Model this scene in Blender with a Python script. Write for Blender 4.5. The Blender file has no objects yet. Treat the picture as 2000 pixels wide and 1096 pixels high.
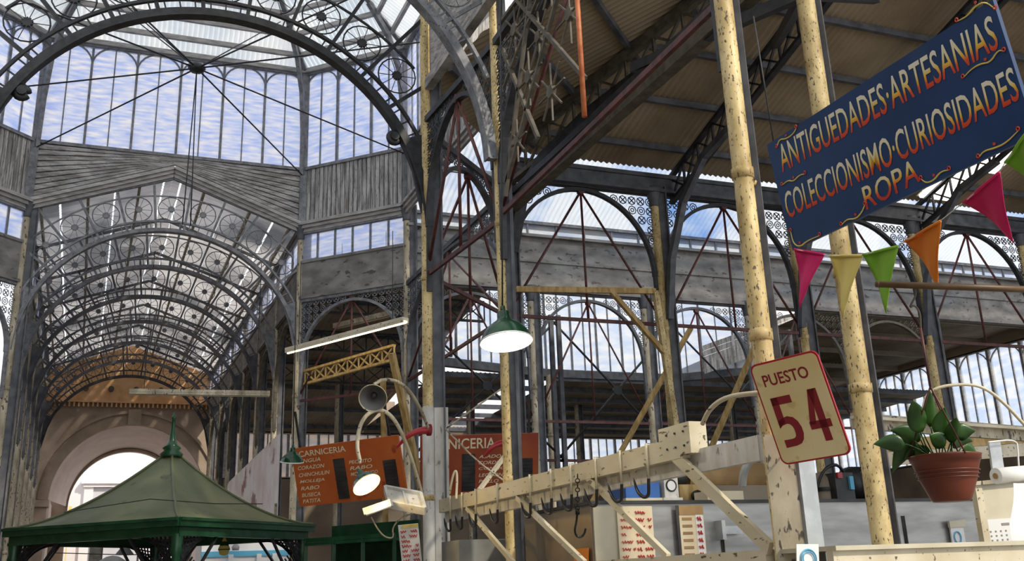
import bpy, math, random
from mathutils import Vector as Vec
random.seed(7)
C = bpy.context.scene.collection
S = bpy.context.scene
PI = math.pi
V3 = lambda *a: Vec(a)

# ------------------------------------------------------------------ camera
FPX, PY = 2030.0, 450.0
PIT, ROL, YAW = math.radians(18.56), math.radians(-2.12), math.radians(22.3)
EYE = Vec((0, 0, 1.6))
FW = Vec((math.sin(YAW)*math.cos(PIT), math.cos(YAW)*math.cos(PIT), math.sin(PIT)))
_r0 = Vec((math.cos(YAW), -math.sin(YAW), 0)); _u0 = _r0.cross(FW)
RT = _r0*math.cos(ROL) + _u0*math.sin(ROL)
UP = -_r0*math.sin(ROL) + _u0*math.cos(ROL)
cd = bpy.data.cameras.new('camera'); cam = bpy.data.objects.new('camera', cd); C.objects.link(cam)
from mathutils import Matrix
cam.matrix_world = Matrix(((RT.x, UP.x, -FW.x, EYE.x), (RT.y, UP.y, -FW.y, EYE.y), (RT.z, UP.z, -FW.z, EYE.z), (0, 0, 0, 1)))
cd.sensor_width = 36; cd.lens = 36*FPX/2000; cd.shift_y = -(548-PY)/2000
cd.clip_start = .05; cd.clip_end = 400
S.camera = cam

# ------------------------------------------------------------------ sky, sun, exposure
w = bpy.data.worlds.new('sky'); S.world = w; w.use_nodes = True
nt = w.node_tree; nt.nodes.clear()
wo = nt.nodes.new('ShaderNodeOutputWorld'); bg = nt.nodes.new('ShaderNodeBackground')
tc = nt.nodes.new('ShaderNodeTexCoord'); nz = nt.nodes.new('ShaderNodeTexNoise'); cr = nt.nodes.new('ShaderNodeValToRGB')
nz.inputs['Scale'].default_value = 3.5; nz.inputs['Detail'].default_value = 5
cr.color_ramp.elements[0].position = .38; cr.color_ramp.elements[0].color = (.80, .87, 1.0, 1)
cr.color_ramp.elements[1].position = .58; cr.color_ramp.elements[1].color = (1.0, 1.0, 1.0, 1)
nt.links.new(tc.outputs['Generated'], nz.inputs['Vector']); nt.links.new(nz.outputs['Fac'], cr.inputs['Fac'])
nt.links.new(cr.outputs['Color'], bg.inputs['Color']); bg.inputs['Strength'].default_value = 1.0
nt.links.new(bg.outputs['Background'], wo.inputs['Surface'])
sd = bpy.data.lights.new('sun', 'SUN'); sun = bpy.data.objects.new('sun', sd); C.objects.link(sun)
sd.energy = 2.4; sd.angle = math.radians(3); sd.color = (1, .90, .74)
sun.rotation_euler = Vec((-.55, .85, -.85)).to_track_quat('-Z', 'Y').to_euler()
S.view_settings.view_transform = 'Standard'; S.view_settings.look = 'None'
S.view_settings.exposure = 0.32; S.view_settings.gamma = 1; S.view_settings.use_curve_mapping = False
S.cycles.use_denoising = True
S.cycles.max_bounces = 8; S.cycles.transparent_max_bounces = 12

# ------------------------------------------------------------------ rays through the photograph
def ray(x, y): return FW + RT*((x-1000)/FPX) - UP*((y-PY)/FPX)
def at(x, y, d): return EYE + ray(x, y)*d
def onX(x, y, X): r = ray(x, y); return EYE + r*(X/r.x)
def onY(x, y, Y): r = ray(x, y); return EYE + r*(Y/r.y)
def onZ(x, y, Z): r = ray(x, y); return EYE + r*((Z-1.6)/r.z)
def onP(x, y, p, n): r = ray(x, y); return EYE + r*((p-EYE).dot(n)/r.dot(n))

# ------------------------------------------------------------------ materials
def mat(name, c1, c2=None, scale=6, lo=.4, hi=.6, rough=.6, metal=0, c3=None, chip=40, chip_at=.62, stretch=None, bump=0, emit=None):
    m = bpy.data.materials.new(name); m.use_nodes = True; n = m.node_tree; b = n.nodes['Principled BSDF']
    b.inputs['Roughness'].default_value = rough; b.inputs['Metallic'].default_value = metal
    L = n.links.new
    if c2 is None: b.inputs['Base Color'].default_value = (*c1, 1)
    else:
        t = n.nodes.new('ShaderNodeTexCoord'); mp = n.nodes.new('ShaderNodeMapping'); L(t.outputs['Object'], mp.inputs['Vector'])
        if stretch: mp.inputs['Scale'].default_value = stretch
        a = n.nodes.new('ShaderNodeTexNoise'); a.inputs['Scale'].default_value = scale; a.inputs['Detail'].default_value = 6
        L(mp.outputs['Vector'], a.inputs['Vector'])
        r = n.nodes.new('ShaderNodeValToRGB'); e = r.color_ramp.elements
        e[0].position = lo; e[0].color = (*c1, 1); e[1].position = hi; e[1].color = (*c2, 1); L(a.outputs['Fac'], r.inputs['Fac'])
        col = r.outputs['Color']
        if c3 is not None:
            k = n.nodes.new('ShaderNodeTexNoise'); k.inputs['Scale'].default_value = chip; k.inputs['Detail'].default_value = 4
            L(mp.outputs['Vector'], k.inputs['Vector'])
            q = n.nodes.new('ShaderNodeValToRGB'); q.color_ramp.elements[0].position = chip_at; q.color_ramp.elements[1].position = chip_at+.05
            L(k.outputs['Fac'], q.inputs['Fac'])
            x = n.nodes.new('ShaderNodeMix'); x.data_type = 'RGBA'; L(q.outputs['Color'], x.inputs['Factor']); L(col, x.inputs['A']); x.inputs['B'].default_value = (*c3, 1)
            col = x.outputs['Result']
        L(col, b.inputs['Base Color'])
        if bump:
            u = n.nodes.new('ShaderNodeBump'); u.inputs['Strength'].default_value = bump; u.inputs['Distance'].default_value = .01
            L(a.outputs['Fac'], u.inputs['Height']); L(u.outputs['Normal'], b.inputs['Normal'])
    if emit:
        b.inputs['Emission Color'].default_value = (*emit[0], 1); b.inputs['Emission Strength'].default_value = emit[1]
    return m

def glass(name, c1, c2, thr, scale=2, stretch=(1, 1, 10), trans=.5):
    """frosted or dirty sheet: part clear, part scattering light through"""
    m = bpy.data.materials.new(name); m.use_nodes = True; n = m.node_tree; n.nodes.clear(); L = n.links.new
    o = n.nodes.new('ShaderNodeOutputMaterial'); t = n.nodes.new('ShaderNodeTexCoord'); mp = n.nodes.new('ShaderNodeMapping')
    mp.inputs['Scale'].default_value = stretch; L(t.outputs['Object'], mp.inputs['Vector'])
    a = n.nodes.new('ShaderNodeTexNoise'); a.inputs['Scale'].default_value = scale; a.inputs['Detail'].default_value = 5; L(mp.outputs['Vector'], a.inputs['Vector'])
    r = n.nodes.new('ShaderNodeValToRGB'); e = r.color_ramp.elements
    e[0].position = thr[0]; e[0].color = (*c1, 1); e[1].position = thr[1]; e[1].color = (*c2, 1); L(a.outputs['Fac'], r.inputs['Fac'])
    tr = n.nodes.new('ShaderNodeBsdfTransparent'); tl = n.nodes.new('ShaderNodeBsdfTranslucent'); df = n.nodes.new('ShaderNodeBsdfDiffuse')
    for s in (tr, tl, df): L(r.outputs['Color'], s.inputs['Color'])
    x = n.nodes.new('ShaderNodeMixShader'); x.inputs[0].default_value = .35; L(tl.outputs[0], x.inputs[1]); L(df.outputs[0], x.inputs[2])
    y = n.nodes.new('ShaderNodeMixShader'); y.inputs[0].default_value = trans; L(x.outputs[0], y.inputs[1]); L(tr.outputs[0], y.inputs[2])
    L(y.outputs[0], o.inputs['Surface']); return m

M = {}
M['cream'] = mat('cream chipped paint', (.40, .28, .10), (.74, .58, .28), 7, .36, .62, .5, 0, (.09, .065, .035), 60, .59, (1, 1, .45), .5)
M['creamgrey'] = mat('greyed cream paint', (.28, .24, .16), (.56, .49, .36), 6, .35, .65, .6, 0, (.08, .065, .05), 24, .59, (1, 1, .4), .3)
M['whitepaint'] = mat('white worn paint', (.50, .48, .42), (.76, .74, .69), 6, .35, .65, .5, 0, (.25, .22, .17), 18, .64, (1, 1, .4))
M['creamwood'] = mat('cream painted wood', (.56, .48, .31), (.76, .69, .52), 3, .35, .65, .5, 0, (.10, .08, .05), 26, .63, (1, .35, 1))
M['iron'] = mat('dark iron', (.014, .015, .018), (.034, .035, .04), 8, .4, .6, .5)
M['irongrey'] = mat('blue grey iron', (.13, .135, .15), (.25, .255, .27), 8, .35, .65, .55, 0, (.05, .045, .04), 30, .64)
M['ironbrown'] = mat('brown grey iron', (.065, .054, .038), (.13, .11, .08), 8, .35, .65, .6)
M['flange'] = mat('slate iron flange', (.055, .058, .068), (.12, .124, .138), 5, .35, .65, .55)
M['red'] = mat('red oxide', (.055, .014, .013), (.12, .03, .024), 9, .4, .6, .5)
M['rust'] = mat('bright red lead', (.42, .10, .03), (.55, .18, .06), 9, .4, .6, .5)
M['board'] = mat('weathered boards', (.20, .19, .18), (.52, .51, .50), 3, .38, .62, .8, 0, (.07, .06, .05), 14, .60, (6, 6, .5))
M['boardslant'] = mat('weathered slanting boards', (.22, .21, .20), (.48, .47, .46), 3, .38, .62, .8, 0, (.09, .08, .07), 14, .63, (1, 1, 5))
M['cornice'] = mat('grey cornice', (.28, .275, .27), (.50, .48, .46), 4, .35, .65, .6, stretch=(1, 1, 4))
M['band'] = mat('grey rendered band', (.15, .145, .135), (.29, .28, .26), 2.2, .35, .65, .8, 0, (.09, .085, .08), 5, .62, (1, 1, 2))
M['roof'] = mat('brown corrugated sheet', (.26, .195, .12), (.40, .32, .21), .9, .35, .65, .6)
M['roofdark'] = mat('dark roof boards', (.19, .155, .11), (.32, .265, .19), 1.2, .35, .65, .7)
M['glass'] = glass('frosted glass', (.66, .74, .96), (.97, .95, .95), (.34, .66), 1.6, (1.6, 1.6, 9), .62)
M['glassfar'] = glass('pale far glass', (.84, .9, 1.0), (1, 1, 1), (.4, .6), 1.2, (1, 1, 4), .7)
M['roofglass'] = glass('translucent roof sheet', (.72, .78, .82), (.93, .93, .90), (.4, .62), .8, (1, 1, 1), .12)
M['roofblue'] = glass('bluish roof sheet', (.22, .42, .85), (.90, .94, 1.0), (.36, .52), .35, (1, 1, 1), .3)
M['navesheet'] = glass('dirty nave roof sheet', (.16, .16, .165), (.55, .52, .50), (.40, .62), .5, (1, 1, 1), .05)
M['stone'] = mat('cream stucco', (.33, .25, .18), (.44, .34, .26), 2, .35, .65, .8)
M['stonepink'] = mat('pinkish stucco', (.80, .68, .62), (.88, .78, .73), 2, .35, .65, .8)
M['orange'] = mat('orange lit brick', (.66, .36, .15), (.80, .50, .26), 3, .35, .65, .8)
M['facade'] = mat('white facade', (.80, .79, .80), (.9, .89, .9), 1, .35, .65, .8)
M['facade2'] = mat('grey white facade', (.55, .56, .62), (.65, .66, .7), 1, .35, .65, .8)
M['brickwall'] = mat('salmon wall', (.62, .36, .28), (.7, .45, .36), 2, .35, .65, .8)
M['floor'] = mat('worn floor', (.16, .14, .12), (.26, .24, .21), 1.5, .35, .65, .7)
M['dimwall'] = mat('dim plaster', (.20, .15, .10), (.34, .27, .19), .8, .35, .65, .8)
M['green'] = mat('green painted metal', (.008, .055, .022), (.018, .085, .035), 6, .4, .6, .28)
M['enamel'] = mat('dark green enamel', (.006, .042, .018), (.010, .06, .026), 6, .4, .6, .18)
M['kioskroof'] = mat('olive green sheet roof', (.092, .112, .046), (.145, .16, .075), 2.2, .35, .65, .42, 0, (.06, .08, .035), 5, .66)
M['white'] = mat('white enamel', (.86, .87, .84))
M['bulb'] = mat('lit bulb', (1, .95, .8), emit=((1, .93, .72), 14))
M['bulbw'] = mat('lit warm bulb', (1, .85, .5), emit=((1, .72, .28), 16))
M['inwarm'] = mat('warm shade lining', (.95, .80, .42))
M['tube'] = mat('lit tube', (1, .95, .8), emit=((1, .84, .5), 7))
M['tubew'] = mat('lit diffuser', (1, .97, .9), emit=((1, .95, .85), 3))
M['blue'] = mat('navy sign paint', (.006, .036, .125), (.010, .052, .165), 1.6, .35, .65, .45, 0, (.016, .05, .14), 3, .64)
M['enamelcream'] = mat('cream enamel', (.72, .56, .25), (.82, .69, .38), 2.2, .35, .65, .22, 0, (.62, .46, .2), 6, .64)
M['darkred'] = mat('dark red paint', (.24, .012, .02))
M['redborder'] = mat('red border', (.42, .02, .03), rough=.3)
M['boardred'] = mat('orange red board', (.52, .105, .018), (.63, .15, .03), 1.6, .35, .65, .55, 0, (.36, .06, .02), 3, .6)
M['boardred2'] = mat('dull red board', (.30, .05, .02), (.42, .10, .025), 1.6, .35, .65, .55)
M['slate'] = mat('black slate slats', (.02, .02, .02), (.05, .05, .05), 4, rough=.5)
M['letters'] = mat('cream sign lettering', (.85, .74, .50))
M['pink'] = mat('magenta cloth', (.62, .010, .115), (.70, .018, .15), 5, rough=.8)
M['yellow'] = mat('yellow cloth', (.78, .62, .15), (.85, .70, .22), 5, rough=.8)
M['lime'] = mat('lime cloth', (.20, .46, .03), (.26, .52, .05), 5, rough=.8)
M['orangec'] = mat('orange cloth', (.75, .19, .012), (.8, .24, .02), 5, rough=.8)
M['string'] = mat('white string', (.7, .68, .6))
M['wood'] = mat('brown broom wood', (.075, .038, .012), (.13, .07, .025), 4, .35, .65, .5, stretch=(1, 6, 6))
M['terracotta'] = mat('terracotta plastic', (.12, .024, .010), (.17, .036, .014), 3, rough=.4)
M['soil'] = mat('potting soil', (.03, .02, .012))
M['leaf'] = mat('green leaf', (.015, .055, .008), (.04, .12, .018), 6, rough=.35)
M['leafy'] = mat('yellowing leaf', (.55, .38, .04), (.70, .52, .08), 6, rough=.4)
M['steel'] = mat('stainless steel', (.30, .30, .29), (.44, .44, .42), 2, .35, .65, .36, .6, stretch=(1, 1, 5))
M['steelreflect'] = mat('brown reflection steel', (.32, .25, .18), (.46, .38, .30), 1.5, .35, .65, .35, .6)  # brown reflection on the cabinet's side put into the steel's colour
M['galv'] = mat('galvanised plate', (.42, .45, .46), (.58, .60, .60), 5, rough=.4, metal=.6)
M['black'] = mat('black rubber', (.012, .012, .012), rough=.45)
M['hook'] = mat('blackened hook steel', (.02, .02, .02), (.06, .055, .05), 10, rough=.3, metal=.6)
M['paper'] = mat('yellowed paper', (.72, .60, .40), (.80, .70, .50), 3, rough=.8)
M['paperw'] = mat('white paper', (.82, .82, .80))
M['redink'] = mat('red marker', (.55, .05, .04))
M['greyink'] = mat('grey ink', (.30, .28, .27))
M['lblue'] = mat('light blue ink', (.12, .45, .68))
M['crate'] = mat('blue plastic', (.02, .09, .32), (.03, .13, .42), 4, rough=.4)
M['beige'] = mat('beige enamel', (.55, .50, .36), (.64, .59, .44), 3, rough=.45)
M['brownbox'] = mat('brown carton', (.30, .18, .07), (.40, .25, .1), 4)
M['greycab'] = mat('grey cabinet paint', (.20, .20, .19), (.28, .28, .26), 3, rough=.5)
M['orangep'] = mat('orange card', (.80, .25, .02))
M['corrwhite'] = mat('white corrugated sheet', (.72, .62, .58), (.85, .80, .78), 1.5, .35, .6, .6, 0, (.35, .2, .19), 1.2, .60)
M['tile'] = mat('amber timber', (.36, .23, .07), (.55, .38, .15), 4, stretch=(4, 4, 1))

# ------------------------------------------------------------------ mesh builder
WL = {}
class MB:
    def __init__(s): s.v = []; s.f = []; s.sm = []
    def add(s, vs, fs, smooth=False):
        o = len(s.v); s.v += [Vec(p) for p in vs]
        for f in fs: s.f.append([o+i for i in f]); s.sm.append(smooth)
    def obox(s, c, ax, ay, az):      # centre and three half vectors
        vs = [c+ax*i+ay*j+az*k for k in (-1, 1) for j in (-1, 1) for i in (-1, 1)]
        s.add(vs, [(0, 2, 3, 1), (4, 5, 7, 6), (0, 1, 5, 4), (2, 6, 7, 3), (0, 4, 6, 2), (1, 3, 7, 5)]); return s
    def box(s, x0, x1, y0, y1, z0, z1):
        return s.obox(V3((x0+x1)/2, (y0+y1)/2, (z0+z1)/2), V3(abs(x1-x0)/2, 0, 0), V3(0, abs(y1-y0)/2, 0), V3(0, 0, abs(z1-z0)/2))
    def bar(s, p, q, w_, h_=None, n=V3(0, 0, 1)):   # w_ across, h_ along n
        p, q = Vec(p), Vec(q); h_ = h_ or w_; t = q-p; L = t.length
        if L < 1e-6: return s
        t /= L; a = n.cross(t)
        if a.length < 1e-3: a = V3(1, 0, 0).cross(t)
        if a.length < 1e-3: a = V3(0, 1, 0).cross(t)
        a.normalize(); b = t.cross(a)
        return s.obox((p+q)/2, t*(L/2), a*(w_/2), b*(h_/2))
    def tube(s, pts, r, n=6, closed=False):
        pts = [Vec(p) for p in pts]; m = len(pts); rs = r if isinstance(r, (list, tuple)) else [r]*m
        prev = None; vs = []
        for i, p in enumerate(pts):
            if closed: t = pts[(i+1) % m]-pts[i-1]
            else: t = pts[min(i+1, m-1)]-pts[max(i-1, 0)]
            if t.length < 1e-9: t = V3(0, 0, 1)
            t.normalize()
            a = prev if prev is not None else (V3(0, 0, 1) if abs(t.z) < .9 else V3(1, 0, 0))
            a = a - t*a.dot(t)
            if a.length < 1e-4: a = V3(1, 0, 0)-t*t.x
            a.normalize(); b = t.cross(a); prev = a
            for k in range(n): vs.append(p+(a*math.cos(2*PI*k/n)+b*math.sin(2*PI*k/n))*rs[i])
        fs = []
        for i in range(m if closed else m-1):
            j = (i+1) % m
            for k in range(n): fs.append((i*n+k, i*n+(k+1) % n, j*n+(k+1) % n, j*n+k))
        s.add(vs, fs, n > 4)
        if not closed:
            o = len(s.v)-len(vs)
            s.f.append([o+k for k in range(n)][::-1]); s.sm.append(False)
            s.f.append([o+(m-1)*n+k for k in range(n)]); s.sm.append(False)
        return s
    def sweep(s, pts, n, w_, h_):    # rectangular section; w_ along n, h_ across the path
        pts = [Vec(p) for p in pts]; m = len(pts); vs = []
        for i, p in enumerate(pts):
            t = (pts[min(i+1, m-1)]-pts[max(i-1, 0)]).normalized(); b = t.cross(n).normalized()
            vs += [p-n*(w_/2)-b*(h_/2), p+n*(w_/2)-b*(h_/2), p+n*(w_/2)+b*(h_/2), p-n*(w_/2)+b*(h_/2)]
        fs = [(0, 1, 2, 3), tuple((m-1)*4+k for k in (3, 2, 1, 0))]
        for i in range(m-1):
            for k in range(4): fs.append((i*4+k, i*4+(k+1) % 4, i*4+4+(k+1) % 4, i*4+4+k))
        s.add(vs, fs); return s
    def ring(s, c, a, b, r, tr, seg=12, n=4):
        return s.tube([c+(a*math.cos(2*PI*k/seg)+b*math.sin(2*PI*k/seg))*r for k in range(seg)], tr, n, True)
    def disc(s, c, a, b, r, th, seg=12):
        nn = a.cross(b).normalized()
        return s.prism([c+(a*math.cos(2*PI*k/seg)+b*math.sin(2*PI*k/seg))*r for k in range(seg)], nn, th)
    def prism(s, pts, n, th):        # flat outline given thickness th along n (both sides)
        pts = [Vec(p) for p in pts]; m = len(pts); n = Vec(n)
        s.add([p-n*(th/2) for p in pts]+[p+n*(th/2) for p in pts],
              [tuple(range(m))[::-1], tuple(range(m, 2*m))]+[(i, (i+1) % m, m+(i+1) % m, m+i) for i in range(m)]); return s
    def lathe(s, prof, c, ax=V3(0, 0, 1), n=20, closed=False):
        ax = Vec(ax).normalized(); a = V3(1, 0, 0) if abs(ax.x) < .9 else V3(0, 1, 0)
        a = (a-ax*a.dot(ax)).normalized(); b = ax.cross(a); c = Vec(c); vs = []
        for r, h in prof:
            for k in range(n): vs.append(c+ax*h+(a*math.cos(2*PI*k/n)+b*math.sin(2*PI*k/n))*r)
        m = len(prof); fs = []
        for i in range(m if closed else m-1):
            j = (i+1) % m
            for k in range(n): fs.append((i*n+k, i*n+(k+1) % n, j*n+(k+1) % n, j*n+k))
        s.add(vs, fs, True); return s
    def corr(s, o, U, W, L, f0, f1, pitch=.1, amp=.018, per=4):
        """corrugated sheet: waves run across U, sheet reaches from f0(u) to f1(u) along W"""
        N = U.cross(W).normalized(); k = max(2, int(L/pitch*per)); vs = []
        for i in range(k+1):
            u = L*i/k; d = N*(amp*math.sin(2*PI*u/pitch)); a, b = f0(u), f1(u)
            vs += [o+U*u+W*a+d, o+U*u+W*b+d]
        s.add(vs, [(2*i, 2*i+2, 2*i+3, 2*i+1) for i in range(k)], True); return s
    def build(s, name, m, parent=None, loc=None):
        """one mesh object; vertices are world coordinates, kept relative to the parent's base"""
        me = bpy.data.meshes.new(name)
        off = WL.get(parent.name, V3(0, 0, 0)) if parent else V3(0, 0, 0)
        own = V3(0, 0, 0)
        if loc is not None: own = Vec(loc)-off
        me.from_pydata([tuple(p-off-own) for p in s.v], [], s.f)
        me.polygons.foreach_set('use_smooth', s.sm)
        me.materials.append(M[m] if isinstance(m, str) else m); me.update()
        o = bpy.data.objects.new(name, me); C.objects.link(o); o.location = own
        WL[o.name] = off+own
        if parent: o.parent = parent
        return o

def arc(c, a, b, r, d0, d1, n=24, rb=None):
    rb = rb or r
    return [c+a*(r*math.cos(math.radians(d0+(d1-d0)*i/n)))+b*(rb*math.sin(math.radians(d0+(d1-d0)*i/n))) for i in range(n+1)]
def tag(o, label, cat, group=None, kind=None):
    o['label'] = label; o['category'] = cat
    if group: o['group'] = group
    if kind: o['kind'] = kind
    return o
def thing(name, label, cat, loc, group=None):
    o = bpy.data.objects.new(name, None); C.objects.link(o); o.location = Vec(loc); o.empty_display_size = .1
    WL[o.name] = Vec(loc); return tag(o, label, cat, group)
def single(name, mb, m, label, cat, group=None):
    xs = [p.x for p in mb.v]; ys = [p.y for p in mb.v]; zs = [p.z for p in mb.v]
    return tag(mb.build(name, m, None, V3((min(xs)+max(xs))/2, (min(ys)+max(ys))/2, min(zs))), label, cat, group)
def struct(name, mb, m, label=None):
    o = mb.build(name, m); o['kind'] = 'structure'; o['label'] = label or name.replace('_', ' '); o['category'] = name.split('_')[0]
    return o
def dup(root, loc, label):
    r = root.copy(); C.objects.link(r); r.location = Vec(loc); r['label'] = label; WL[r.name] = Vec(loc)
    for ch in list(root.children):
        c = ch.copy(); C.objects.link(c); c.parent = r
        for g in list(ch.children):
            d = g.copy(); C.objects.link(d); d.parent = c
    return r
def part_copy(o, parent, loc):
    c = o.copy(); C.objects.link(c); c.parent = parent; c.location = Vec(loc)-WL[parent.name]; return c
def lettering(txt, O, U, W, x0, x1, y0, y1, m, parent, name='lettering', th=.003, shear=0, bold=0, skew=0, wave=0):
    """raised painted letters filling the rectangle x0..x1, y0..y1 of the sheet O + U*x + W*y"""
    cu = bpy.data.curves.new(name, 'FONT'); cu.body = txt; cu.size = 1; cu.shear = shear; cu.offset = bold; cu.resolution_u = 3
    ob = bpy.data.objects.new(name, cu); C.objects.link(ob); bpy.context.view_layer.update()
    me = bpy.data.meshes.new_from_object(ob.evaluated_get(bpy.context.evaluated_depsgraph_get()))
    bpy.data.objects.remove(ob); bpy.data.curves.remove(cu)
    xs = [v.co.x for v in me.vertices]; ys = [v.co.y for v in me.vertices]
    ax, bx, ay, by = min(xs), max(xs), min(ys), max(ys); N = U.cross(W).normalized(); b = MB()
    P = []
    for v in me.vertices:
        fx = (v.co.x-ax)/(bx-ax); fy = (v.co.y-ay)/(by-ay)
        P.append(O+U*(x0+(x1-x0)*fx)+W*(y0+(y1-y0)*fy+skew*fx+wave*math.sin(fx*21)))
    n = len(P); fs = [tuple(p.vertices) for p in me.polygons]
    b.add([p+N*th for p in P], fs); bpy.data.meshes.remove(me)
    return b, b.build(name, m, parent)
def gradmat(name, p0, W, h, stops):
    """letter paint laid on in bands of colour from the foot of a line of letters to its head"""
    m = bpy.data.materials.new(name); m.use_nodes = True; n = m.node_tree; L = n.links.new; b = n.nodes['Principled BSDF']; b.inputs['Roughness'].default_value = .5
    t = n.nodes.new('ShaderNodeTexCoord'); d = n.nodes.new('ShaderNodeVectorMath'); d.operation = 'DOT_PRODUCT'; d.inputs[1].default_value = W/h
    L(t.outputs['Object'], d.inputs[0]); a = n.nodes.new('ShaderNodeMath'); a.operation = 'SUBTRACT'; L(d.outputs['Value'], a.inputs[0]); a.inputs[1].default_value = p0.dot(W)/h
    r = n.nodes.new('ShaderNodeValToRGB'); L(a.outputs[0], r.inputs['Fac']); e = r.color_ramp.elements
    while len(e) < len(stops): e.new(.5)
    for k, (p, c) in enumerate(stops): e[k].position = p; e[k].color = (*c, 1)
    L(r.outputs['Color'], b.inputs['Base Color']); return m

X_, Y_, Z_ = V3(1, 0, 0), V3(0, 1, 0), V3(0, 0, 1)
# plan of the market: octagonal crossing, the nave beyond it, an arm running off from it
P = [V3(4, 12.8, 0), V3(5.9, 14.7, 0), V3(5.9, 20.3, 0), V3(4, 22.2, 0), V3(-1.6, 22.2, 0), V3(-3.5, 20.3, 0), V3(-3.5, 14.7, 0), V3(-1.6, 12.8, 0)]
CC = V3(1.2, 17.5, 0)
NX0, NX1, CX = -1.6, 4.0, 1.2
NAVE_Y = [22.2, 25.0, 27.8, 30.6, 33.4, 36.2, 39.0]
def z(p, h): return V3(p.x, p.y, h)

# ================================================================== SETTING
struct('floor', MB().box(-12, 46, -8, 70, -.2, 0), 'floor', 'worn market floor')
# ---- lantern: clerestory windows, boards, cornice, lower window strip and rendered band on each side of the octagon
EXT = {0: 'near diagonal', 1: 'arm', 2: 'far diagonal', 3: 'nave', 4: 'outer diagonal', 5: 'outer'}
wn = 0; tn = 0
def mullioned(a, b, z0, z1, bays, arched, glassmat, thick=.05, thin=.025, sub=2, frame='irongrey'):
    global wn
    wn += 1
    t = (b-a); L = t.length; t = t.normalized(); n = t.cross(Z_)
    r = thing('window_%d' % wn, 'glazed window %d' % wn, 'window', (a+b)/2+Z_*z0); r['kind'] = 'structure'
    g = MB().obox((a+b)/2+Z_*((z0+z1)/2), t*(L/2), n*.006, Z_*((z1-z0)/2)); g.build('window_pane', glassmat, r)
    f = MB(); bw = L/bays
    f.bar(z(a, z0), z(b, z0), .1, .07); f.bar(z(a, z1), z(b, z1), .1, .07)
    for i in range(bays+1):
        p = a+t*(bw*i); f.bar(z(p, z0), z(p, z1), thick, thick*1.4, n)
        if i < bays:
            for k in range(1, sub):
                q = p+t*(bw*k/sub); f.bar(z(q, z0), z(q, z1), thin, thin*1.6, n)
            if arched:
                c = z(p+t*(bw/2), z1-bw/2); f.sweep(arc(c, t, Z_, bw/2, 0, 180, 12), n, .05, .03)
    f.build('window_frame', frame, r); return r
for i in (2, 3, 4, 1, 5):
    a, b = P[i], P[(i+1) % 8]; L = (b-a).length
    r = mullioned(a, b, 10.65, 13.05, 6 if L > 3 else 3, True, 'glass'); r['label'] = 'lantern clerestory window on the %s side' % EXT[i]
# board panels
def boards(a, b, z0, z1, name, m='board', pitch=.11):
    t = (b-a).normalized(); L = (b-a).length
    n = t.cross(Z_); k_ = int(L/pitch); b = MB().obox((a+b)/2+n*.03+Z_*((z0+z1)/2), t*(L/2), n*.008, Z_*((z1-z0)/2)); rr = random.Random(5)
    for i in range(k_): b.obox(a+t*(L*(i+.5)/k_)+n*(.006*rr.random())+Z_*((z0+z1)/2), t*(L/k_*.40), n*.012, Z_*((z1-z0)/2))
    return struct(name, b, m)
k = 0
for i in (2, 4, 1, 5, 0):
    boards(P[i], P[i+1], 9.35 if i else 8.35, 10.62, 'wall_lantern_%s' % EXT[i].replace(' ', '_')); k += 1
# slanting boards above the gable on the nave side: two triangles
g = MB()
for s_, e in ((1, P[3]), (-1, P[4])):
    A = z(e, 9.4); B = V3(CX, 22.2, 10.45); Cc = z(e, 10.62)
    nb = 9
    for q in range(nb):
        f0, f1 = q/nb, (q+1)/nb-.022
        D = V3(CX, 22.2, 10.62)
        p = [A.lerp(Cc, f0), A.lerp(Cc, f1), B.lerp(D, f1), B.lerp(D, f0)]
        g.prism(p, Y_, .05)
    g.prism([A+Y_*.05, Cc+Y_*.03, V3(CX, 22.25, 10.62), B+Y_*.05], Y_, .02)
struct('wall_gable', g, 'boardslant', 'slanting grey boards above the nave gable')
# cornices
def cornice(pts, name):
    b = MB(); cc = z(CC, pts[0].z)
    for a, e in zip(pts[:-1], pts[1:]):
        n = ((e-a).cross(Z_)).normalized()
        if n.dot(cc-(a+e)/2) < 0: n = -n
        for h, d, th in ((0, .16, .07), (-.075, .11, .07), (-.15, .06, .08)):
            b.bar(a+n*d/2+Z_*h, e+n*d/2+Z_*h, d, th)
    return struct(name, b, 'cornice', 'moulded grey cornice')
G = V3(CX, 22.2, 10.33)
cornice([z(P[1], 9.3), z(P[2], 9.3), z(P[3], 9.3), G, z(P[4], 9.3), z(P[5], 9.3), z(P[6], 9.3)], 'trim_1')
# lower strips and bands of the diagonal sides
for i in (2, 4):
    r = mullioned(P[i], P[i+1], 8.42, 9.1, 6, False, 'glass', .035, .02, 1); r['label'] = 'low window strip of the %s side' % EXT[i]
    n = ((P[i+1]-P[i]).cross(Z_)).normalized()
    struct('trim_%d' % (2+i), MB().bar(z(P[i], 8.0), z(P[i+1], 8.0), .06, .82).bar(z(P[i], 7.6), z(P[i+1], 7.6), .14, .06).bar(z(P[i], 8.42), z(P[i+1], 8.42), .12, .05), 'band', 'grey rendered band below the low window strip')
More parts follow.
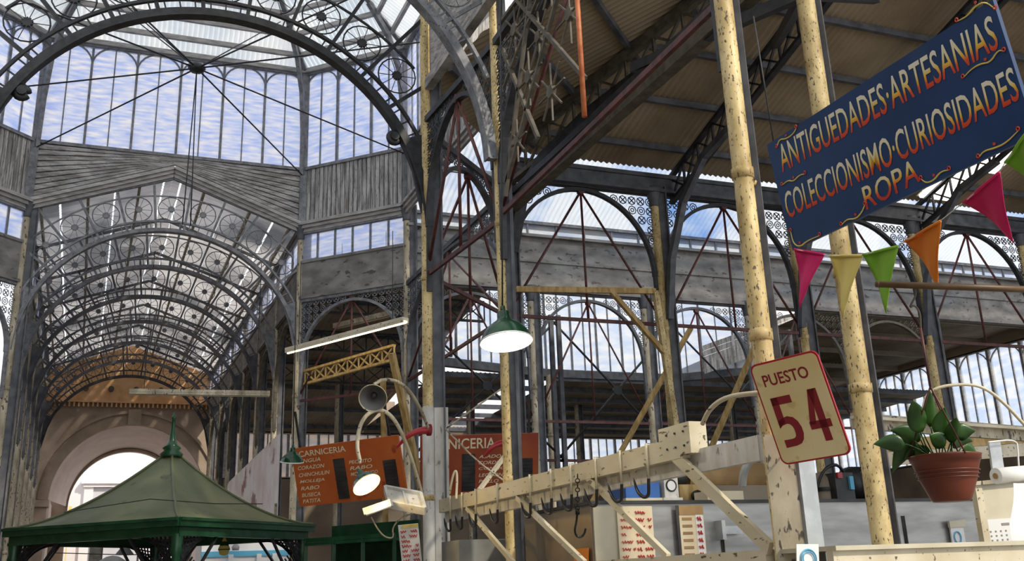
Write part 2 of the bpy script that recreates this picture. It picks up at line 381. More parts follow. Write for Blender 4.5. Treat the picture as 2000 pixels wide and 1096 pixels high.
# tent roof of the lantern
lr = thing('ceiling_lantern', 'pale translucent tent roof over the lantern', 'ceiling', z(CC, 13.1)); lr['kind'] = 'structure'
sheet = MB(); hips = MB(); purl = MB(); APEX = z(CC, 16.3)
for i in range(8):
    a, b = z(P[i], 13.12), z(P[(i+1) % 8], 13.12); L = (b-a).length; t = (b-a).normalized(); mid = (a+b)/2
    w_ = APEX-mid; H = w_.length; w_ = w_.normalized()
    sheet.corr(a-Z_*0, t, w_, L, lambda u: -.15, lambda u, L=L, H=H: .97*H*min(u, L-u)/(L/2)+.02, .11, .02)
    hips.bar(a, APEX, .10, .14)
    for fr in (.015, .085, .17, .26, .36, .48, .62, .78): purl.bar(a.lerp(APEX, fr)-Z_*.05, b.lerp(APEX, fr)-Z_*.05, .08, .11)
sheet.build('roof_sheet', 'roofglass', lr); hips.build('hip_rafter', 'irongrey', lr); purl.build('purlin', 'cornice', lr)
# curved brackets from the corner columns up to the hips
for i in (2, 3, 4, 5, 1):
    pass
# ---- nave roof and sides
nv = thing('ceiling_nave', 'dirty corrugated roof of the nave beyond the crossing', 'ceiling', V3(CX, 31, 9.2)); nv['kind'] = 'structure'
sh = MB(); pu = MB()
AP = 10.25
for s_, x0 in ((1, NX0), (-1, NX1)):
    a = V3(x0, 22.25, 9.25); W_ = (V3(CX, 22.25, AP)-a); H = W_.length; W_ = W_.normalized()
    for f0_, f1_ in ((0, .2), (.215, .58), (.592, .93), (.944, 1)): sh.corr(a, Y_, W_, 17.8, lambda u, H=H, f=f0_: H*f, lambda u, H=H, f=f1_: H*f, .18, .015)
    for fr in (.08, .4, .76):
        q = a.lerp(V3(CX, 22.25, AP), fr); pu.bar(q-Z_*.05, q+Y_*17.8-Z_*.05, .055, .08)
sh.build('roof_sheet', 'navesheet', nv); pu.build('purlin', 'creamgrey', nv)
for s_, x in (('left', NX0), ('right', NX1)):
    b = MB().box(x-.04, x+.04, 22.3, 40, 7.65, 8.3).box(x-.07, x+.07, 22.3, 40, 7.58, 7.66).box(x-.07, x+.07, 22.3, 40, 8.3, 8.38).box(x-.08, x+.08, 22.3, 40, 9.12, 9.25)
    struct('wall_nave_%s' % s_, b, 'band', 'grey band along the %s of the nave' % s_)
    r = mullioned(V3(x, 22.3, 0), V3(x, 40, 0), 8.4, 9.1, 20, False, 'glass', .035, .02, 1); r['label'] = 'window strip along the %s side of the nave' % s_
# ---- entrance wall with arched portal
ew = MB(); ZC, RO, RI = 4.75, 2.62, 2.18; YW = 40.0; ACX = 1.42
N = 32; ang = [PI*i/N for i in range(N+1)]
out = [V3(ACX+RO*math.cos(a), YW, ZC+RO*math.sin(a)) for a in ang]
fr = [V3(NX1+3, YW, 0)]
def wall_with_arch(mb, Yf, thick, xl, xr, zt, cx, zc, r):
    # left and right piers, then columns of wall above the arch
    mb.box(xl, cx-r, Yf, Yf+thick, 0, zt); mb.box(cx+r, xr, Yf, Yf+thick, 0, zt)
    for i in range(N):
        xa, xb = cx-r*math.cos(PI*i/N), cx-r*math.cos(PI*(i+1)/N); za, zb = zc+r*math.sin(PI*i/N), zc+r*math.sin(PI*(i+1)/N)
        vs = [V3(xa, Yf, za), V3(xb, Yf, zb), V3(xb, Yf, zt), V3(xa, Yf, zt)]
        mb.add(vs+[v+Y_*thick for v in vs], [(0, 1, 2, 3), (7, 6, 5, 4), (0, 4, 5, 1), (3, 2, 6, 7)])
wall_with_arch(ew, YW, .3, -7, 12, 8.15, ACX, ZC, RO)
struct('wall_far', ew, 'stone', 'cream stucco end wall with the arched entrance')
a_ = MB()
for r0, r1, y0, th in ((RO+.02, 0, YW-.10, .18), ):
    pts = arc(V3(ACX, YW-.05, ZC), X_, Z_, RO+.16, 0, 180, 40); a_.sweep(pts, Y_, .22, .40)
    a_.sweep(arc(V3(ACX, YW-.14, ZC), X_, Z_, RO+.40, 0, 180, 40), Y_, .20, .10)
a_.box(ACX-.22, ACX+.22, YW-.34, YW-.05, ZC+RO-.06, ZC+RO+.48)
for s_ in (-1, 1):
    a_.box(ACX+s_*(RO+.18)-.2, ACX+s_*(RO+.18)+.2, YW-.2, YW+.25, 0, ZC-.05)
    a_.box(ACX+s_*(RO+.18)-.26, ACX+s_*(RO+.18)+.26, YW-.28, YW+.3, ZC-.25, ZC-.02)
struct('trim_10', a_, 'stone', 'moulded archivolt with keystone')
b = MB()
vs = []
for i in range(N+1):
    c_, s_ = math.cos(PI*i/N), math.sin(PI*i/N)
    vs += [V3(ACX+(RO-.02)*c_, YW, ZC+(RO-.02)*s_), V3(ACX+.06+(RI-.1)*c_, YW+3.2, ZC+.0+(RI-.02)*s_)]
b.add(vs, [(2*i, 2*i+1, 2*i+3, 2*i+2) for i in range(N)], True)
b.box(ACX-RO, ACX-RO+.1, YW, YW+3.2, 0, ZC); b.box(ACX+RO-.1, ACX+RO, YW, YW+3.2, 0, ZC)
struct('ceiling_portal', b, 'stonepink', 'pinkish vault of the entrance portal')
b = MB(); wall_with_arch(b, YW+3.2, .3, -7, 12, 9, ACX+.06, ZC, RI-.14); b.sweep(arc(V3(ACX+.06, YW+3.15, ZC), X_, Z_, RI-.10, 0, 180, 40), Y_, .12, .09)
struct('wall_street', b, 'stone', 'street side of the entrance wall')
# brick gable above the portal, warm orange light put into its colour
b = MB(); b.prism([V3(NX0, YW+.1, 8.1), V3(NX1, YW+.1, 8.1), V3(NX1, YW+.1, 9.35), V3(CX, YW+.1, AP+.12), V3(NX0, YW+.1, 9.35)], Y_, .1)
for i in range(36): b.box(NX0+i*.156, NX0+.06+i*.156, YW-.16, YW+.05, 7.95, 8.1)
b.box(NX0, NX1, YW-.2, YW+.05, 8.1, 8.16)
struct('wall_pediment', b, 'orange', 'orange gable wall with dentils above the portal')
b = MB()
for x in (-.3, .55, 1.4, 2.25, 3.0): b.disc(V3(x, YW-.02, 8.62), X_, Z_, .10, .12)
struct('trim_11', b, 'ironbrown', 'round bosses on the orange gable')
# ---- street beyond the entrance
st = thing('building', 'white stucco building across the street, seen through the arch', 'building', V3(2, 54, 0))
b = MB(); b.box(-10, 14, 54, 55, 0, 14); b.build('wall', 'facade', st)
b = MB(); b.box(-.2, 3.2, 53.6, 54, 6.55, 6.7).box(-.1, 3.1, 53.7, 54, 6.4, 6.55).box(-.05, .35, 53.8, 54, 2, 6.4).box(2.6, 3.0, 53.8, 54, 2, 6.4).box(.35, 2.6, 53.75, 54, 5.2, 5.35); b.build('window_surround', 'facade', st)
b = MB().box(.35, 2.6, 53.9, 54.01, 5.35, 6.38); b.build('tympanum', 'facade2', st)
b = MB(); b.sweep(arc(V3(1.48, 53.85, 5.45), X_, Z_, .62, 0, 180, 16, .5), Y_, .12, .10)
b.disc(V3(1.48, 53.85, 5.62), X_, Z_, .28, .2); b.build('relief', 'facade', st)
b = MB().box(.42, 2.55, 53.9, 54.02, 2.2, 5.15); b.build('window', 'slate', st)
b = MB().box(.5, 1.2, 53.85, 53.92, 4.9, 5.12); b.build('blind', 'tile', st)
b = MB().box(1.0, 2.5, 53.8, 53.9, 2.2, 4.85); b.build('window_pane', 'facade2', st)
nb = MB().box(-8, -.75, 51, 52, 0, 5.6)
single('building', nb, 'brickwall', 'salmon brick building beside the white one across the street', 'building')
single('street_sign', MB().box(-.62, -.48, 50.5, 50.6, 4.0, 5.3).box(-.57, -.53, 50.53, 50.57, 0, 4.0), 'yellow', 'narrow yellow upright sign on the street corner', 'sign')
sb = thing('street_plaque', 'small blue and white plaque on the salmon building', 'sign', V3(-.95, 50.9, 3.9))
MB().box(-1.15, -.75, 50.93, 50.97, 3.7, 4.35).build('plate', 'paperw', sb); MB().box(-1.08, -.82, 50.9, 50.93, 3.85, 4.2).build('panel', 'lblue', sb)
# ---- side walls
struct('wall_left', MB().box(-7.2, -7, -7, 40, 0, 7.5), 'dimwall', 'dim wall beyond the columns on the nave')  # stretch beside and behind the viewer added to shut out sky light
b = MB(); H = math.hypot(2.8, 1.05)
for s_, x0 in ((1, NX0), (-1, NX1)): b.corr(V3(x0, -7, 10.1), Y_, V3(s_*2.8, 0, 1.05).normalized(), 19.7, lambda u: 0, lambda u: H, .18, .015)
struct('ceiling_nave_near', b, 'roofglass', 'unseen pale roof added over the near nave to cut sky light')  # unseen; added to hold back open sky light on the foreground
struct('ceiling_added_west', MB().box(-7.2, NX0, -7, 14.6, 7.5, 7.6), 'roofdark', 'unseen dark roof added over the side aisle to block sky light')  # out of view, added so less sky light comes in beside the viewer
# ---- arm of the market running off the crossing: bands, strip and roof
struct('trim_12', MB().box(5.9, 27, 20.27, 20.36, 7.67, 8.25).box(5.9, 27, 20.24, 20.3, 8.25, 8.32).box(5.9, 27, 20.3, 20.36, 8.32, 8.85).box(5.9, 27, 20.2, 20.4, 7.6, 7.68).box(5.9, 27, 20.2, 20.4, 8.84, 8.9), 'band', 'grey rendered band along the far side of the arm')
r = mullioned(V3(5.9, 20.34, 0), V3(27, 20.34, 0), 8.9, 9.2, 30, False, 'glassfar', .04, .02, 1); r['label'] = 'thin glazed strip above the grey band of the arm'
ar = thing('ceiling_arm', 'translucent bluish gable roof over the arm', 'ceiling', V3(20, 17.5, 9.2)); ar['kind'] = 'structure'
b = MB(); H = math.hypot(2.8, 1.25); W_ = V3(0, -2.8, 1.25).normalized(); b.corr(V3(5.9, 20.5, 9.18), X_, W_, 21.1, lambda u: 0, lambda u: H, .12, .02)
W2 = V3(0, 2.8, 1.25).normalized(); b.corr(V3(5.9, 14.5, 9.18), X_, W2, 21.1, lambda u: 0, lambda u: H, .12, .02); b.build('roof_sheet', 'roofblue', ar)
b = MB()
for yy, zz in ((20.45, 9.14), (19.1, 9.75), (17.5, 10.4), (15.9, 9.75)): b.bar(V3(5.9, yy, zz), V3(27, yy, zz), .07, .1)
b.build('purlin', 'cornice', ar)
struct('wall_nave_near', MB().corr(V3(4.05, 12.7, 8.3), V3(0, -1, 0), Z_, 18, lambda u: 0, lambda u: 3.4, .16, .012).bar(V3(4.02, 12.7, 8.28), V3(4.02, -5.3, 8.28), .12, .16), 'boardslant', 'boarded upper wall of the near nave')
struct('trim_13', MB().box(5.9, 27, 14.6, 14.8, 7.88, 8.12).box(5.9, 27, 14.55, 14.85, 8.1, 8.17).box(5.9, 27, 14.55, 14.85, 7.84, 7.9), 'flange', 'dark iron beam along the near side of the arm')
# ---- hall roof above the stalls (rises towards the viewer), with a facet over the near diagonal
hr = thing('ceiling_hall', 'brown corrugated roof over the stalls', 'ceiling', V3(12, 10, 8.3)); hr['kind'] = 'structure'
b = MB(); SL = .30; W_ = V3(0, -1, SL).normalized(); kk = math.hypot(1, SL)
RX0, RX1, DEP = 5.9, 27.0, 19.0  # DEP carries the roof unseen past the viewer to shade the stalls
b.corr(V3(RX0, 14.75, 8.42), X_, W_, RX1-RX0, lambda u: -.1 if u > .3 else 0, lambda u: kk*min(DEP, u/.414), .11, .022)
b.build('roof_sheet', 'roof', hr)
b = MB(); U_ = V3(1, 1, 0).normalized(); Wd = V3(1, -1, SL*math.sqrt(2)).normalized()
# facet over the diagonal: eave P0-P1, running up towards (1,-1)
Ld = (P[1]-P[0]).length; Wd = V3(1/math.sqrt(2), -1/math.sqrt(2), SL).normalized()
tq = math.tan(math.radians(22.5))
b.corr(z(P[0], 8.3)-U_*4.5, U_, Wd, Ld+9, lambda u: max(0, (4.5-u)/tq, (u-4.5-Ld)/tq)*kk, lambda u: 11*kk, .11, .022)
b.build('roof_sheet', 'roof', hr)
b = MB()
for d in [.5+1.05*i for i in range(18)]:
    b.bar(V3(RX0+.414*d, 14.7-d, 8.42+SL*d-.07), V3(RX1, 14.7-d, 8.42+SL*d-.07), .07, .10)
    a, e = z(P[0], 0), z(P[1], 0); dv = V3(1, -1, 0)/math.sqrt(2)*d
    b.bar(z(a+dv, 8.3+SL*d-.07)-U_*(.414*d), z(e+dv, 8.3+SL*d-.07)+U_*(.414*d), .07, .10)
b.build('purlin', 'flange', hr)
# ---- far aisle roofs and second clerestory
fr_ = thing('ceiling_aisle', 'dark roof over the far aisle', 'ceiling', V3(14, 30, 7)); fr_['kind'] = 'structure'
b = MB(); A0 = V3(4.1, 22.6, 8.7); W_ = V3(0, 13.4, -1.8); b.corr(A0, X_, W_.normalized(), 4.9, lambda u: 0, lambda u: W_.length, .14, .02)
A1 = V3(9.0, 27.5, 7.2); W2 = V3(0, 8.5, -.3); sk = (12.35, 14.3)
for x0, x1 in ((9.0, 11.6), (12.7, 27)): b.corr(V3(x0, 27.5, 7.2), X_, W2.normalized(), x1-x0, lambda u: 0, lambda u: W2.length, .14, .02)
b.build('roof_sheet', 'roofdark', fr_)
b = MB()
for fr0 in (0, .17, .34, .51, .68, .85, 1):
    q = A1+W2*fr0; b.bar(q-Z_*.08, q-Z_*.08+X_*18, .08, .14)
    q = A0+W_*fr0; b.bar(q-Z_*.08, q-Z_*.08+X_*4.9, .07, .12)
b.build('purlin', 'flange', fr_)
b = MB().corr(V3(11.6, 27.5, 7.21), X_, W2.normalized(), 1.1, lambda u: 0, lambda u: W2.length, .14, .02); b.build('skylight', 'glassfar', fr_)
b = MB().corr(V3(19, 20.45, 8.75), X_, V3(0, 15.5, -.55).normalized(), 8, lambda u: 0, lambda u: 15.5, .16, .02)
for i in range(8): b.bar(V3(19, 21.5+2*i, 8.6-.06*i), V3(27, 21.5+2*i, 8.6-.06*i), .08, .16)
b.build('roof_sheet', 'roofdark', fr_)
Q = [V3(7.6, 26.2, 0), V3(12.2, 27.5, 0), V3(16.4, 27.5, 0), V3(18.6, 25.6, 0)]
for a, e, nb_ in ((Q[0], Q[1], 6), (Q[1], Q[2], 5), (Q[2], Q[3], 3)):
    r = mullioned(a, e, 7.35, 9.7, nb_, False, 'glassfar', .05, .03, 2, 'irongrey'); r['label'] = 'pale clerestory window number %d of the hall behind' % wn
b = MB()
for a, e in zip(Q[:-1], Q[1:]): b.bar(z(a, 7.25), z(e, 7.25), .2, .22)
struct('trim_14', b, 'flange', 'dark sill beam under the far clerestory')
b = MB().corr(V3(7, 27.7, 9.75), X_, V3(0, -1, .18).normalized(), 13, lambda u: 0, lambda u: 7.2, .14, .02)
struct('ceiling_clerestory', b, 'roofglass', 'pale translucent roof behind the arm')
# pitched gable of the hall behind
b = MB()
p0, p1 = V3(16.6, 26, 7.2), V3(21.5, 26, 8.9)
for i in range(5): b.bar(p0+Z_*(.17*i), p1+Z_*(.17*i), .05, .15)
struct('wall_gable_behind', b, 'board', 'sloping weathered boards of the gable behind')
# far outer walls with glazing
b = MB().box(4.2, 27, 36, 36.2, 0, 5.1).box(4.2, 27, 36, 36.2, 6.6, 7.1)
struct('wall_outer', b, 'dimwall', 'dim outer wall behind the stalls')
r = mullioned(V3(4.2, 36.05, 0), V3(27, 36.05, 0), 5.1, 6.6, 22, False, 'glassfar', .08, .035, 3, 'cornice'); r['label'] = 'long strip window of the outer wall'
b = MB().box(27, 27.2, 4, 36, 0, 4.9).box(27, 27.2, 4, 36, 8.2, 9.6)
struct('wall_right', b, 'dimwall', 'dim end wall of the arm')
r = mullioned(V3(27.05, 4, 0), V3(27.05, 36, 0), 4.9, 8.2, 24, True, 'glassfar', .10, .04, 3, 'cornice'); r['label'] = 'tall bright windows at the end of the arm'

# ================================================================== COLUMNS
def column(p, h, face, label, group=None, style='cream', r=.075, fl=.13, collars=(2.6, 5.45), cap=True):
    t = thing('iron_column', label, 'column', z(p, 0), group)
    b = MB(); b.lathe([(r*1.25, 0), (r*1.25, .4), (r, .45), (r, h)], z(p, 0), n=14); b.build('shaft', style, t)
    f = Vec(face).normalized(); sd_ = f.cross(Z_)
    b = MB(); b.obox(p+f*(r+fl/2-.01)+Z_*(h/2), f*(fl/2), sd_*.045, Z_*(h/2)); b.obox(p+f*(r+fl)+Z_*(h/2), f*.012, sd_*.09, Z_*(h/2)); b.build('flange', 'flange', t)
    b = MB()
    for c_ in collars:
        b.lathe([(r, c_-.04), (r*1.14, c_-.035), (r*1.14, c_+.035), (r, c_+.04)], z(p, 0), n=14)
    b.build('collar', style, t)
    if cap:
        b = MB().lathe([(r, h-.35), (r*1.3, h-.33), (r*1.2, h-.25), (r*1.9, h-.08), (r*2.1, h), (0, h)], z(p, 0), n=14); b.build('capital', 'flange', t)
    return t
E4 = column(P[0], 11.6, V3(1, -.3, 0), 'chipped cream column where the big dark arch comes down, white painted at its foot')
b = MB().lathe([(.082, 0), (.082, 3.72), (.076, 3.74)], P[0], n=14); b.obox(P[0]+V3(.155, -.045, 1.86), V3(.085, -.025, 0), V3(.015, .05, 0), Z_*1.86); b.build('painted_foot', 'whitepaint', E4)
E3 = V3(4.135, 10.42, 0)
column(E3, 9.6, V3(1, -.5, 0), 'chipped cream column behind the large lit green lamp', r=.058, fl=.07)
column(P[1], 8.2, V3(1, .2, 0), 'dark iron column at the inner corner of the arm, behind the lamp column', style='flange')
column(P[2], 9.3, V3(1, -.4, 0), 'slim cream column at the far end of the window strip, beside the red fan braces', style='creamgrey')
column(P[3], 9.3, V3(1, .4, 0), 'cream column between the nave mouth and the window strip', style='creamgrey')
column(P[4], 9.3, V3(1, .2, 0), 'greyed cream column at the outer side of the nave mouth', style='creamgrey')
column(P[5], 9.3, V3(1, .2, 0), 'greyed column at the outer corner of the crossing', style='creamgrey')
# front pair by the stall
PV1 = V3(4.0, 5.55, 0); PV2 = V3(5.9, 6.9, 0)
v1 = column(PV1, 7.6, V3(1, .9, 0), 'chipped cream column carrying the PUESTO 54 sign', r=.068, fl=.05, collars=(3.05, 4.18))
b = MB(); b.obox(PV1+V3(-.02, -.08, 1.2), V3(.07, -.05, 0), V3(.01, .014, 0), Z_*1.2); b.build('wooden_sleeve', 'creamgrey', v1); b = MB(); b.obox(PV1+V3(.11, -.10, 1.2), V3(.07, .015, 0), V3(-.01, .05, 0), Z_*1.2); b.build('steel_sleeve', 'galv', v1)
b = MB(); b.tube([PV1+V3(.16, .05, 4.92), PV1+V3(.16, .05, 4.2), PV1+V3(.1, .02, 4.12), PV1+V3(.05, 0, 4.12)], .012, 6)
b.build('conduit', 'cream', v1)
v2 = column(PV2, 6.8, V3(1, .5, 0), 'cream column with struts fanning from its top, behind the blue sign', r=.085, fl=.05, collars=(3.0, 4.0), cap=False)
b = MB()
top = PV2+Z_*6.75
for q in (V3(9.4, 9.6, 8.9), V3(8.6, 10.8, 8.7), V3(5.9, 10.2, 7.6), V3(4.2, 7.6, 8.6), V3(8.2, 8.0, 9.2)): b.bar(top, q, .09, .12)
b.build('strut', 'iron', v2)
# arm columns, near and far rows
proto = None
words = ['first', 'second', 'third', 'fourth', 'fifth', 'sixth', 'seventh', 'eighth']
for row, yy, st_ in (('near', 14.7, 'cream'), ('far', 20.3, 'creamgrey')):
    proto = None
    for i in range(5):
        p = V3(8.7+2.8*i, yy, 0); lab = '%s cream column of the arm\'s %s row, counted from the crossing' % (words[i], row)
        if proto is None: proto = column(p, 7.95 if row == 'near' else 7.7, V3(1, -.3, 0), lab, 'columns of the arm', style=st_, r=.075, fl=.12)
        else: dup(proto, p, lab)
# nave columns
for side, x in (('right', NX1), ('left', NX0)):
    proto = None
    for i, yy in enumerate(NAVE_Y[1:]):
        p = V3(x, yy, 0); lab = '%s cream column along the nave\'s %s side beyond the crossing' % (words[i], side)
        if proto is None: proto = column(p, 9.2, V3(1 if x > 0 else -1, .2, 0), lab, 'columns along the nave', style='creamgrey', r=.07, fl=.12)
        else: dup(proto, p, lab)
# columns of the far hall
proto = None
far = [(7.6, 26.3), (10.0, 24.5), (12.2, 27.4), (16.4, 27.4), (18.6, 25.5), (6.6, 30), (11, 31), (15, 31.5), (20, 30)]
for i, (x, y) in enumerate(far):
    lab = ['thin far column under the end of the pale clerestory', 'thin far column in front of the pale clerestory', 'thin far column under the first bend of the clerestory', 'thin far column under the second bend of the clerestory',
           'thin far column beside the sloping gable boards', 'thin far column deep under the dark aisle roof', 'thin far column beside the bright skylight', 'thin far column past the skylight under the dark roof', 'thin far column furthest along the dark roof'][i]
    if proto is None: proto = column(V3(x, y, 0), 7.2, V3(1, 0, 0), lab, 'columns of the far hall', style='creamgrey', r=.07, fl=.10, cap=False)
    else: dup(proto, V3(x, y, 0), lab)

# ================================================================== LATTICE ARCHES
def rosette_mb(c, a, b_, r, petals=10, tr=.011):
    m = MB(); m.ring(c, a, b_, r, tr, 18, 4)
    for k in range(petals):
        d = a*math.cos(2*PI*k/petals)+b_*math.sin(2*PI*k/petals); m.tube([c+d*.05, c+d*r], tr*.6, 3)
    return m
def rosette_hub(c, a, b_, r=.075):
    n = a.cross(b_); m = MB()
    pts = []
    for k in range(20):
        rr = r*(1 if k % 2 else .72); pts.append(c+(a*math.cos(2*PI*k/20)+b_*math.sin(2*PI*k/20))*rr)
    m.prism(pts, n, .04); return m
def big_arch(Y, label, m, roof_apex, roof_eave, group='lattice arches across the nave', knobs=False, spr=6.1):
    c = V3(CX, Y, spr); t = thing('lattice_arch', label, 'arch', V3(CX, Y, spr), group); R = 2.8
    hh = .11 if Y < 20 else .075
    b = MB().sweep(arc(c, X_, Z_, R+.03, 2, 178, 60), Y_, .10, hh); b.sweep(arc(c, X_, Z_, R+.03-hh/2, 2, 178, 60), Y_, .16, .025); b.build('inner_rib', m, t)
    b = MB().sweep(arc(c, X_, Z_, 3.03, 22, 158, 48), Y_, .06, .04); b.build('outer_rib', m, t)
    def lim(a):     # distance to gable chord or column
        ca, sa = math.cos(a), math.sin(a); k = (roof_apex-roof_eave)/2.8
        r1 = (roof_apex-spr)/(sa+k*abs(ca)); r2 = 2.78/abs(ca) if abs(ca) > 1e-3 else 99
        return min(r1, r2)-.03
    b = MB()
    for i in range(-6, 7):
        a = math.radians(90+11.5*i+5.75)
        if math.sin(a) < .4: continue
        d = X_*math.cos(a)+Z_*math.sin(a); L = lim(a)
        if L > 3.1: b.bar(c+d*2.86, c+d*L, .05, .035, Y_)
        for h in (-3.8, 0, 3.8):
            a2 = a+math.radians(5.75+h); d2 = X_*math.cos(a2)+Z_*math.sin(a2)
            if lim(a2) > 3.1: b.bar(c+d2*2.86, c+d2*3.03, .02, .015, Y_)
    b.build('spoke', m, t)
    b = MB().bar(V3(NX0+.05, Y, roof_eave), V3(CX, Y, roof_apex), .06, .06).bar(V3(NX1-.05, Y, roof_eave), V3(CX, Y, roof_apex), .06, .06)
    pts = []
    for i in range(33):
        a = math.radians(32+116*i/32); L = lim(a)
        if L >= 3.6: pts.append(c+(X_*math.cos(a)+Z_*math.sin(a))*3.6)
    for p, q in zip(pts[:-1], pts[1:]):
        if (q-p).length < .4: b.bar(p, q, .03, .025, Y_)
    b.build('gable_chord', m, t)
    ro = None
    for i in range(-6, 7):
        a = math.radians(90+11.5*i); d = X_*math.cos(a)+Z_*math.sin(a)
        if lim(a) < 3.58: continue
        q = c+d*3.31
        if ro is None:
            ro = rosette_mb(q, X_, Z_, .27).build('rosette', m, t, q); hb = rosette_hub(q, X_, Z_).build('rosette_boss', m, ro); base = q
            rp = ro
        else:
            cpy = part_copy(rp, t, q); h2 = hb.copy(); C.objects.link(h2); h2.parent = cpy
    # gusset brackets where the arch meets its columns
    for s_ in ((-1, 1) if abs(Y-10.36) > .01 else ()):
        x = CX+s_*2.8; b = MB()
        b.prism([V3(x, Y, 7.55), V3(x-s_*.36, Y, 7.42), V3(x-s_*.22, Y, 7.05), V3(x-s_*.06, Y, 6.3), V3(x, Y, 5.6)], Y_, .05); b.build('gusset', m, t)
    if knobs:
        for s_ in (-1, 1):
            b = MB(); q = V3(CX+s_*2.34, Y, 7.44); pts = [q+X_*(s_*.12)+Z_*.0]
            b.tube(arc(q, X_, Z_, .07, 0, 330, 14), [.045]*10+[.05]*5, 8); b.disc(q, X_, Z_, .06, .16, 10); b.build('scroll_end', m, t)
    return t
big_arch(12.8, 'big dark iron arch with flower rosettes at the front of the crossing', 'iron', 11.2, 10.0, knobs=True)
big_arch(10.36, 'next big arch of the near nave, springing from the lamp column', 'irongrey', 11.2, 10.0)
ms = ['irongrey', 'irongrey', 'flange', 'flange', 'flange', 'flange', 'iron']
for i, yy in enumerate(NAVE_Y):
    big_arch(yy, ['grey lattice arch directly under the boarded gable', 'second lattice arch into the nave behind the gable', 'third lattice arch into the nave', 'fourth lattice arch into the nave',
                  'fifth lattice arch into the nave', 'sixth lattice arch into the nave', 'last lattice arch, right before the entrance wall'][i], ms[i], AP-.12, 9.15)

# small arcade arches with pierced spandrels, each side of the market
def lace(mb, c, t, R, Rb, zt, half, sgn, n, dens=.17):
    """pierced scrollwork between an arch and the beam above it"""
    rows = int((zt-c.z)/dens)
    for j in range(rows):
        zz = c.z+.05+dens*(j+.5)
        if zz > zt-.04: continue
        s_ = (zz-c.z)/Rb; xin = R*math.sqrt(max(0, 1-s_*s_)) if s_ < 1 else 0
        x = half-.1
        while x > xin+dens*.45 and x > 0:
            q = c+t*(sgn*x)+Z_*(zz-c.z); rr = dens*.42
            mb.ring(q, t, Z_, rr, .010, 8, 3)
            if (int(x*10)+j) % 2: mb.ring(q, t, Z_, rr*.45, .010, 6, 3)
            else:
                mb.bar(q-t*rr*.8-Z_*rr*.8, q+t*rr*.8+Z_*rr*.8, .016, .012, n); mb.bar(q-t*rr*.8+Z_*rr*.8, q+t*rr*.8-Z_*rr*.8, .016, .012, n)
            x -= dens
def arcade(a, b_, zt, zs, label, m, group, rise=None, gap=.1):
    t = (b_-a).normalized(); L = (b_-a).length; half = L/2; R = half-gap; c = z((a+b_)/2, zs); n = t.cross(Z_)
    rise = rise or (zt-zs-.12)
    o = thing('arcade_arch', label, 'arch', c, group)
    b = MB().sweep(arc(c, t, Z_, R, 0, 180, 28, rise), n, .09, .06)
    b.sweep([c-t*R, c-t*(R+.02)-Z_*.9], n, .07, .05); b.sweep([c+t*R, c+t*(R+.02)-Z_*.9], n, .07, .05)
    b.build('rib', m, o)
    b = MB().bar(z(a, zt), z(b_, zt), .08, .09); b.build('top_rail', m, o)
    for s_ in (-1, 1):
        b = MB(); lace(b, c, t, R, rise, zt, half, s_, n); b.build('spandrel', m, o)
    return o
def brace(a, b_, zt, zb, label, m='red', group='red tie rod braces'):
    """fan of tie rods from the crown of an arch down to a bar between two columns"""
    mid = (a+b_)/2; o = thing('rod_brace', label, 'brace', z(mid, zb), group)
    for q in (z(a, zb), z(mid, zb), z(b_, zb)): MB().tube([z(mid, zt), q], .022, 6).build('rod', m, o)
    MB().bar(z(a, zb), z(b_, zb), .04, .055).build('tie_bar', m, o)
    MB().disc(z(mid, zt), (b_-a).normalized(), Z_, .06, .08).build('hub', m, o)
    return o
g1 = 'small arches with pierced spandrels'
arcade(P[2], P[3], 7.55, 6.15, 'small grey arch with lacework under the window strip, over the lit tube', 'irongrey', g1, 1.25)
arcade(P[4], P[5], 7.55, 6.15, 'small grey arch with lacework on the outer side of the nave mouth', 'irongrey', g1, 1.25)
arcade(P[0], P[1], 7.6, 6.15, 'dark arch with lacework on the near diagonal of the crossing', 'flange', g1, 1.3)
arcade(P[0], E3, 7.75, 6.15, 'dark arch between the white footed column and the lamp column', 'iron', g1, 1.4)
arcade(E3, PV1, 7.75, 5.9, 'wide dark arch between the lamp column and the PUESTO 54 column', 'iron', g1, 1.6)
arcade(P[1], P[2], 7.55, 6.15, 'dark arch with lacework on the crossing side of the arm', 'flange', g1, 1.3)
brace(P[2], P[3], 7.42, 5.35, 'red fan of tie rods under the window strip')
brace(P[0], P[1], 7.38, 5.5, 'red fan of tie rods on the near diagonal of the crossing')
brace(P[0], E3, 7.56, 5.5, 'red fan of tie rods between the white footed column and the lamp column')
bc = brace(E3, PV1, 7.35, 5.55, 'red fan of tie rods with a bright rust middle rod beside the lamp column')
for o in list(bc.children):
    if o.name.split('.')[0] == 'rod' and max(abs(v.co.x)+abs(v.co.y) for v in o.data.vertices) < .1: bpy.data.objects.remove(o)
MB().tube([V3(3.96, 7.8, 5.6), V3(3.96, 7.8, 7.35)], .026, 8).build('rod', 'rust', bc)
brace(P[1], P[2], 7.35, 5.5, 'red fan of tie rods behind the large cream columns')
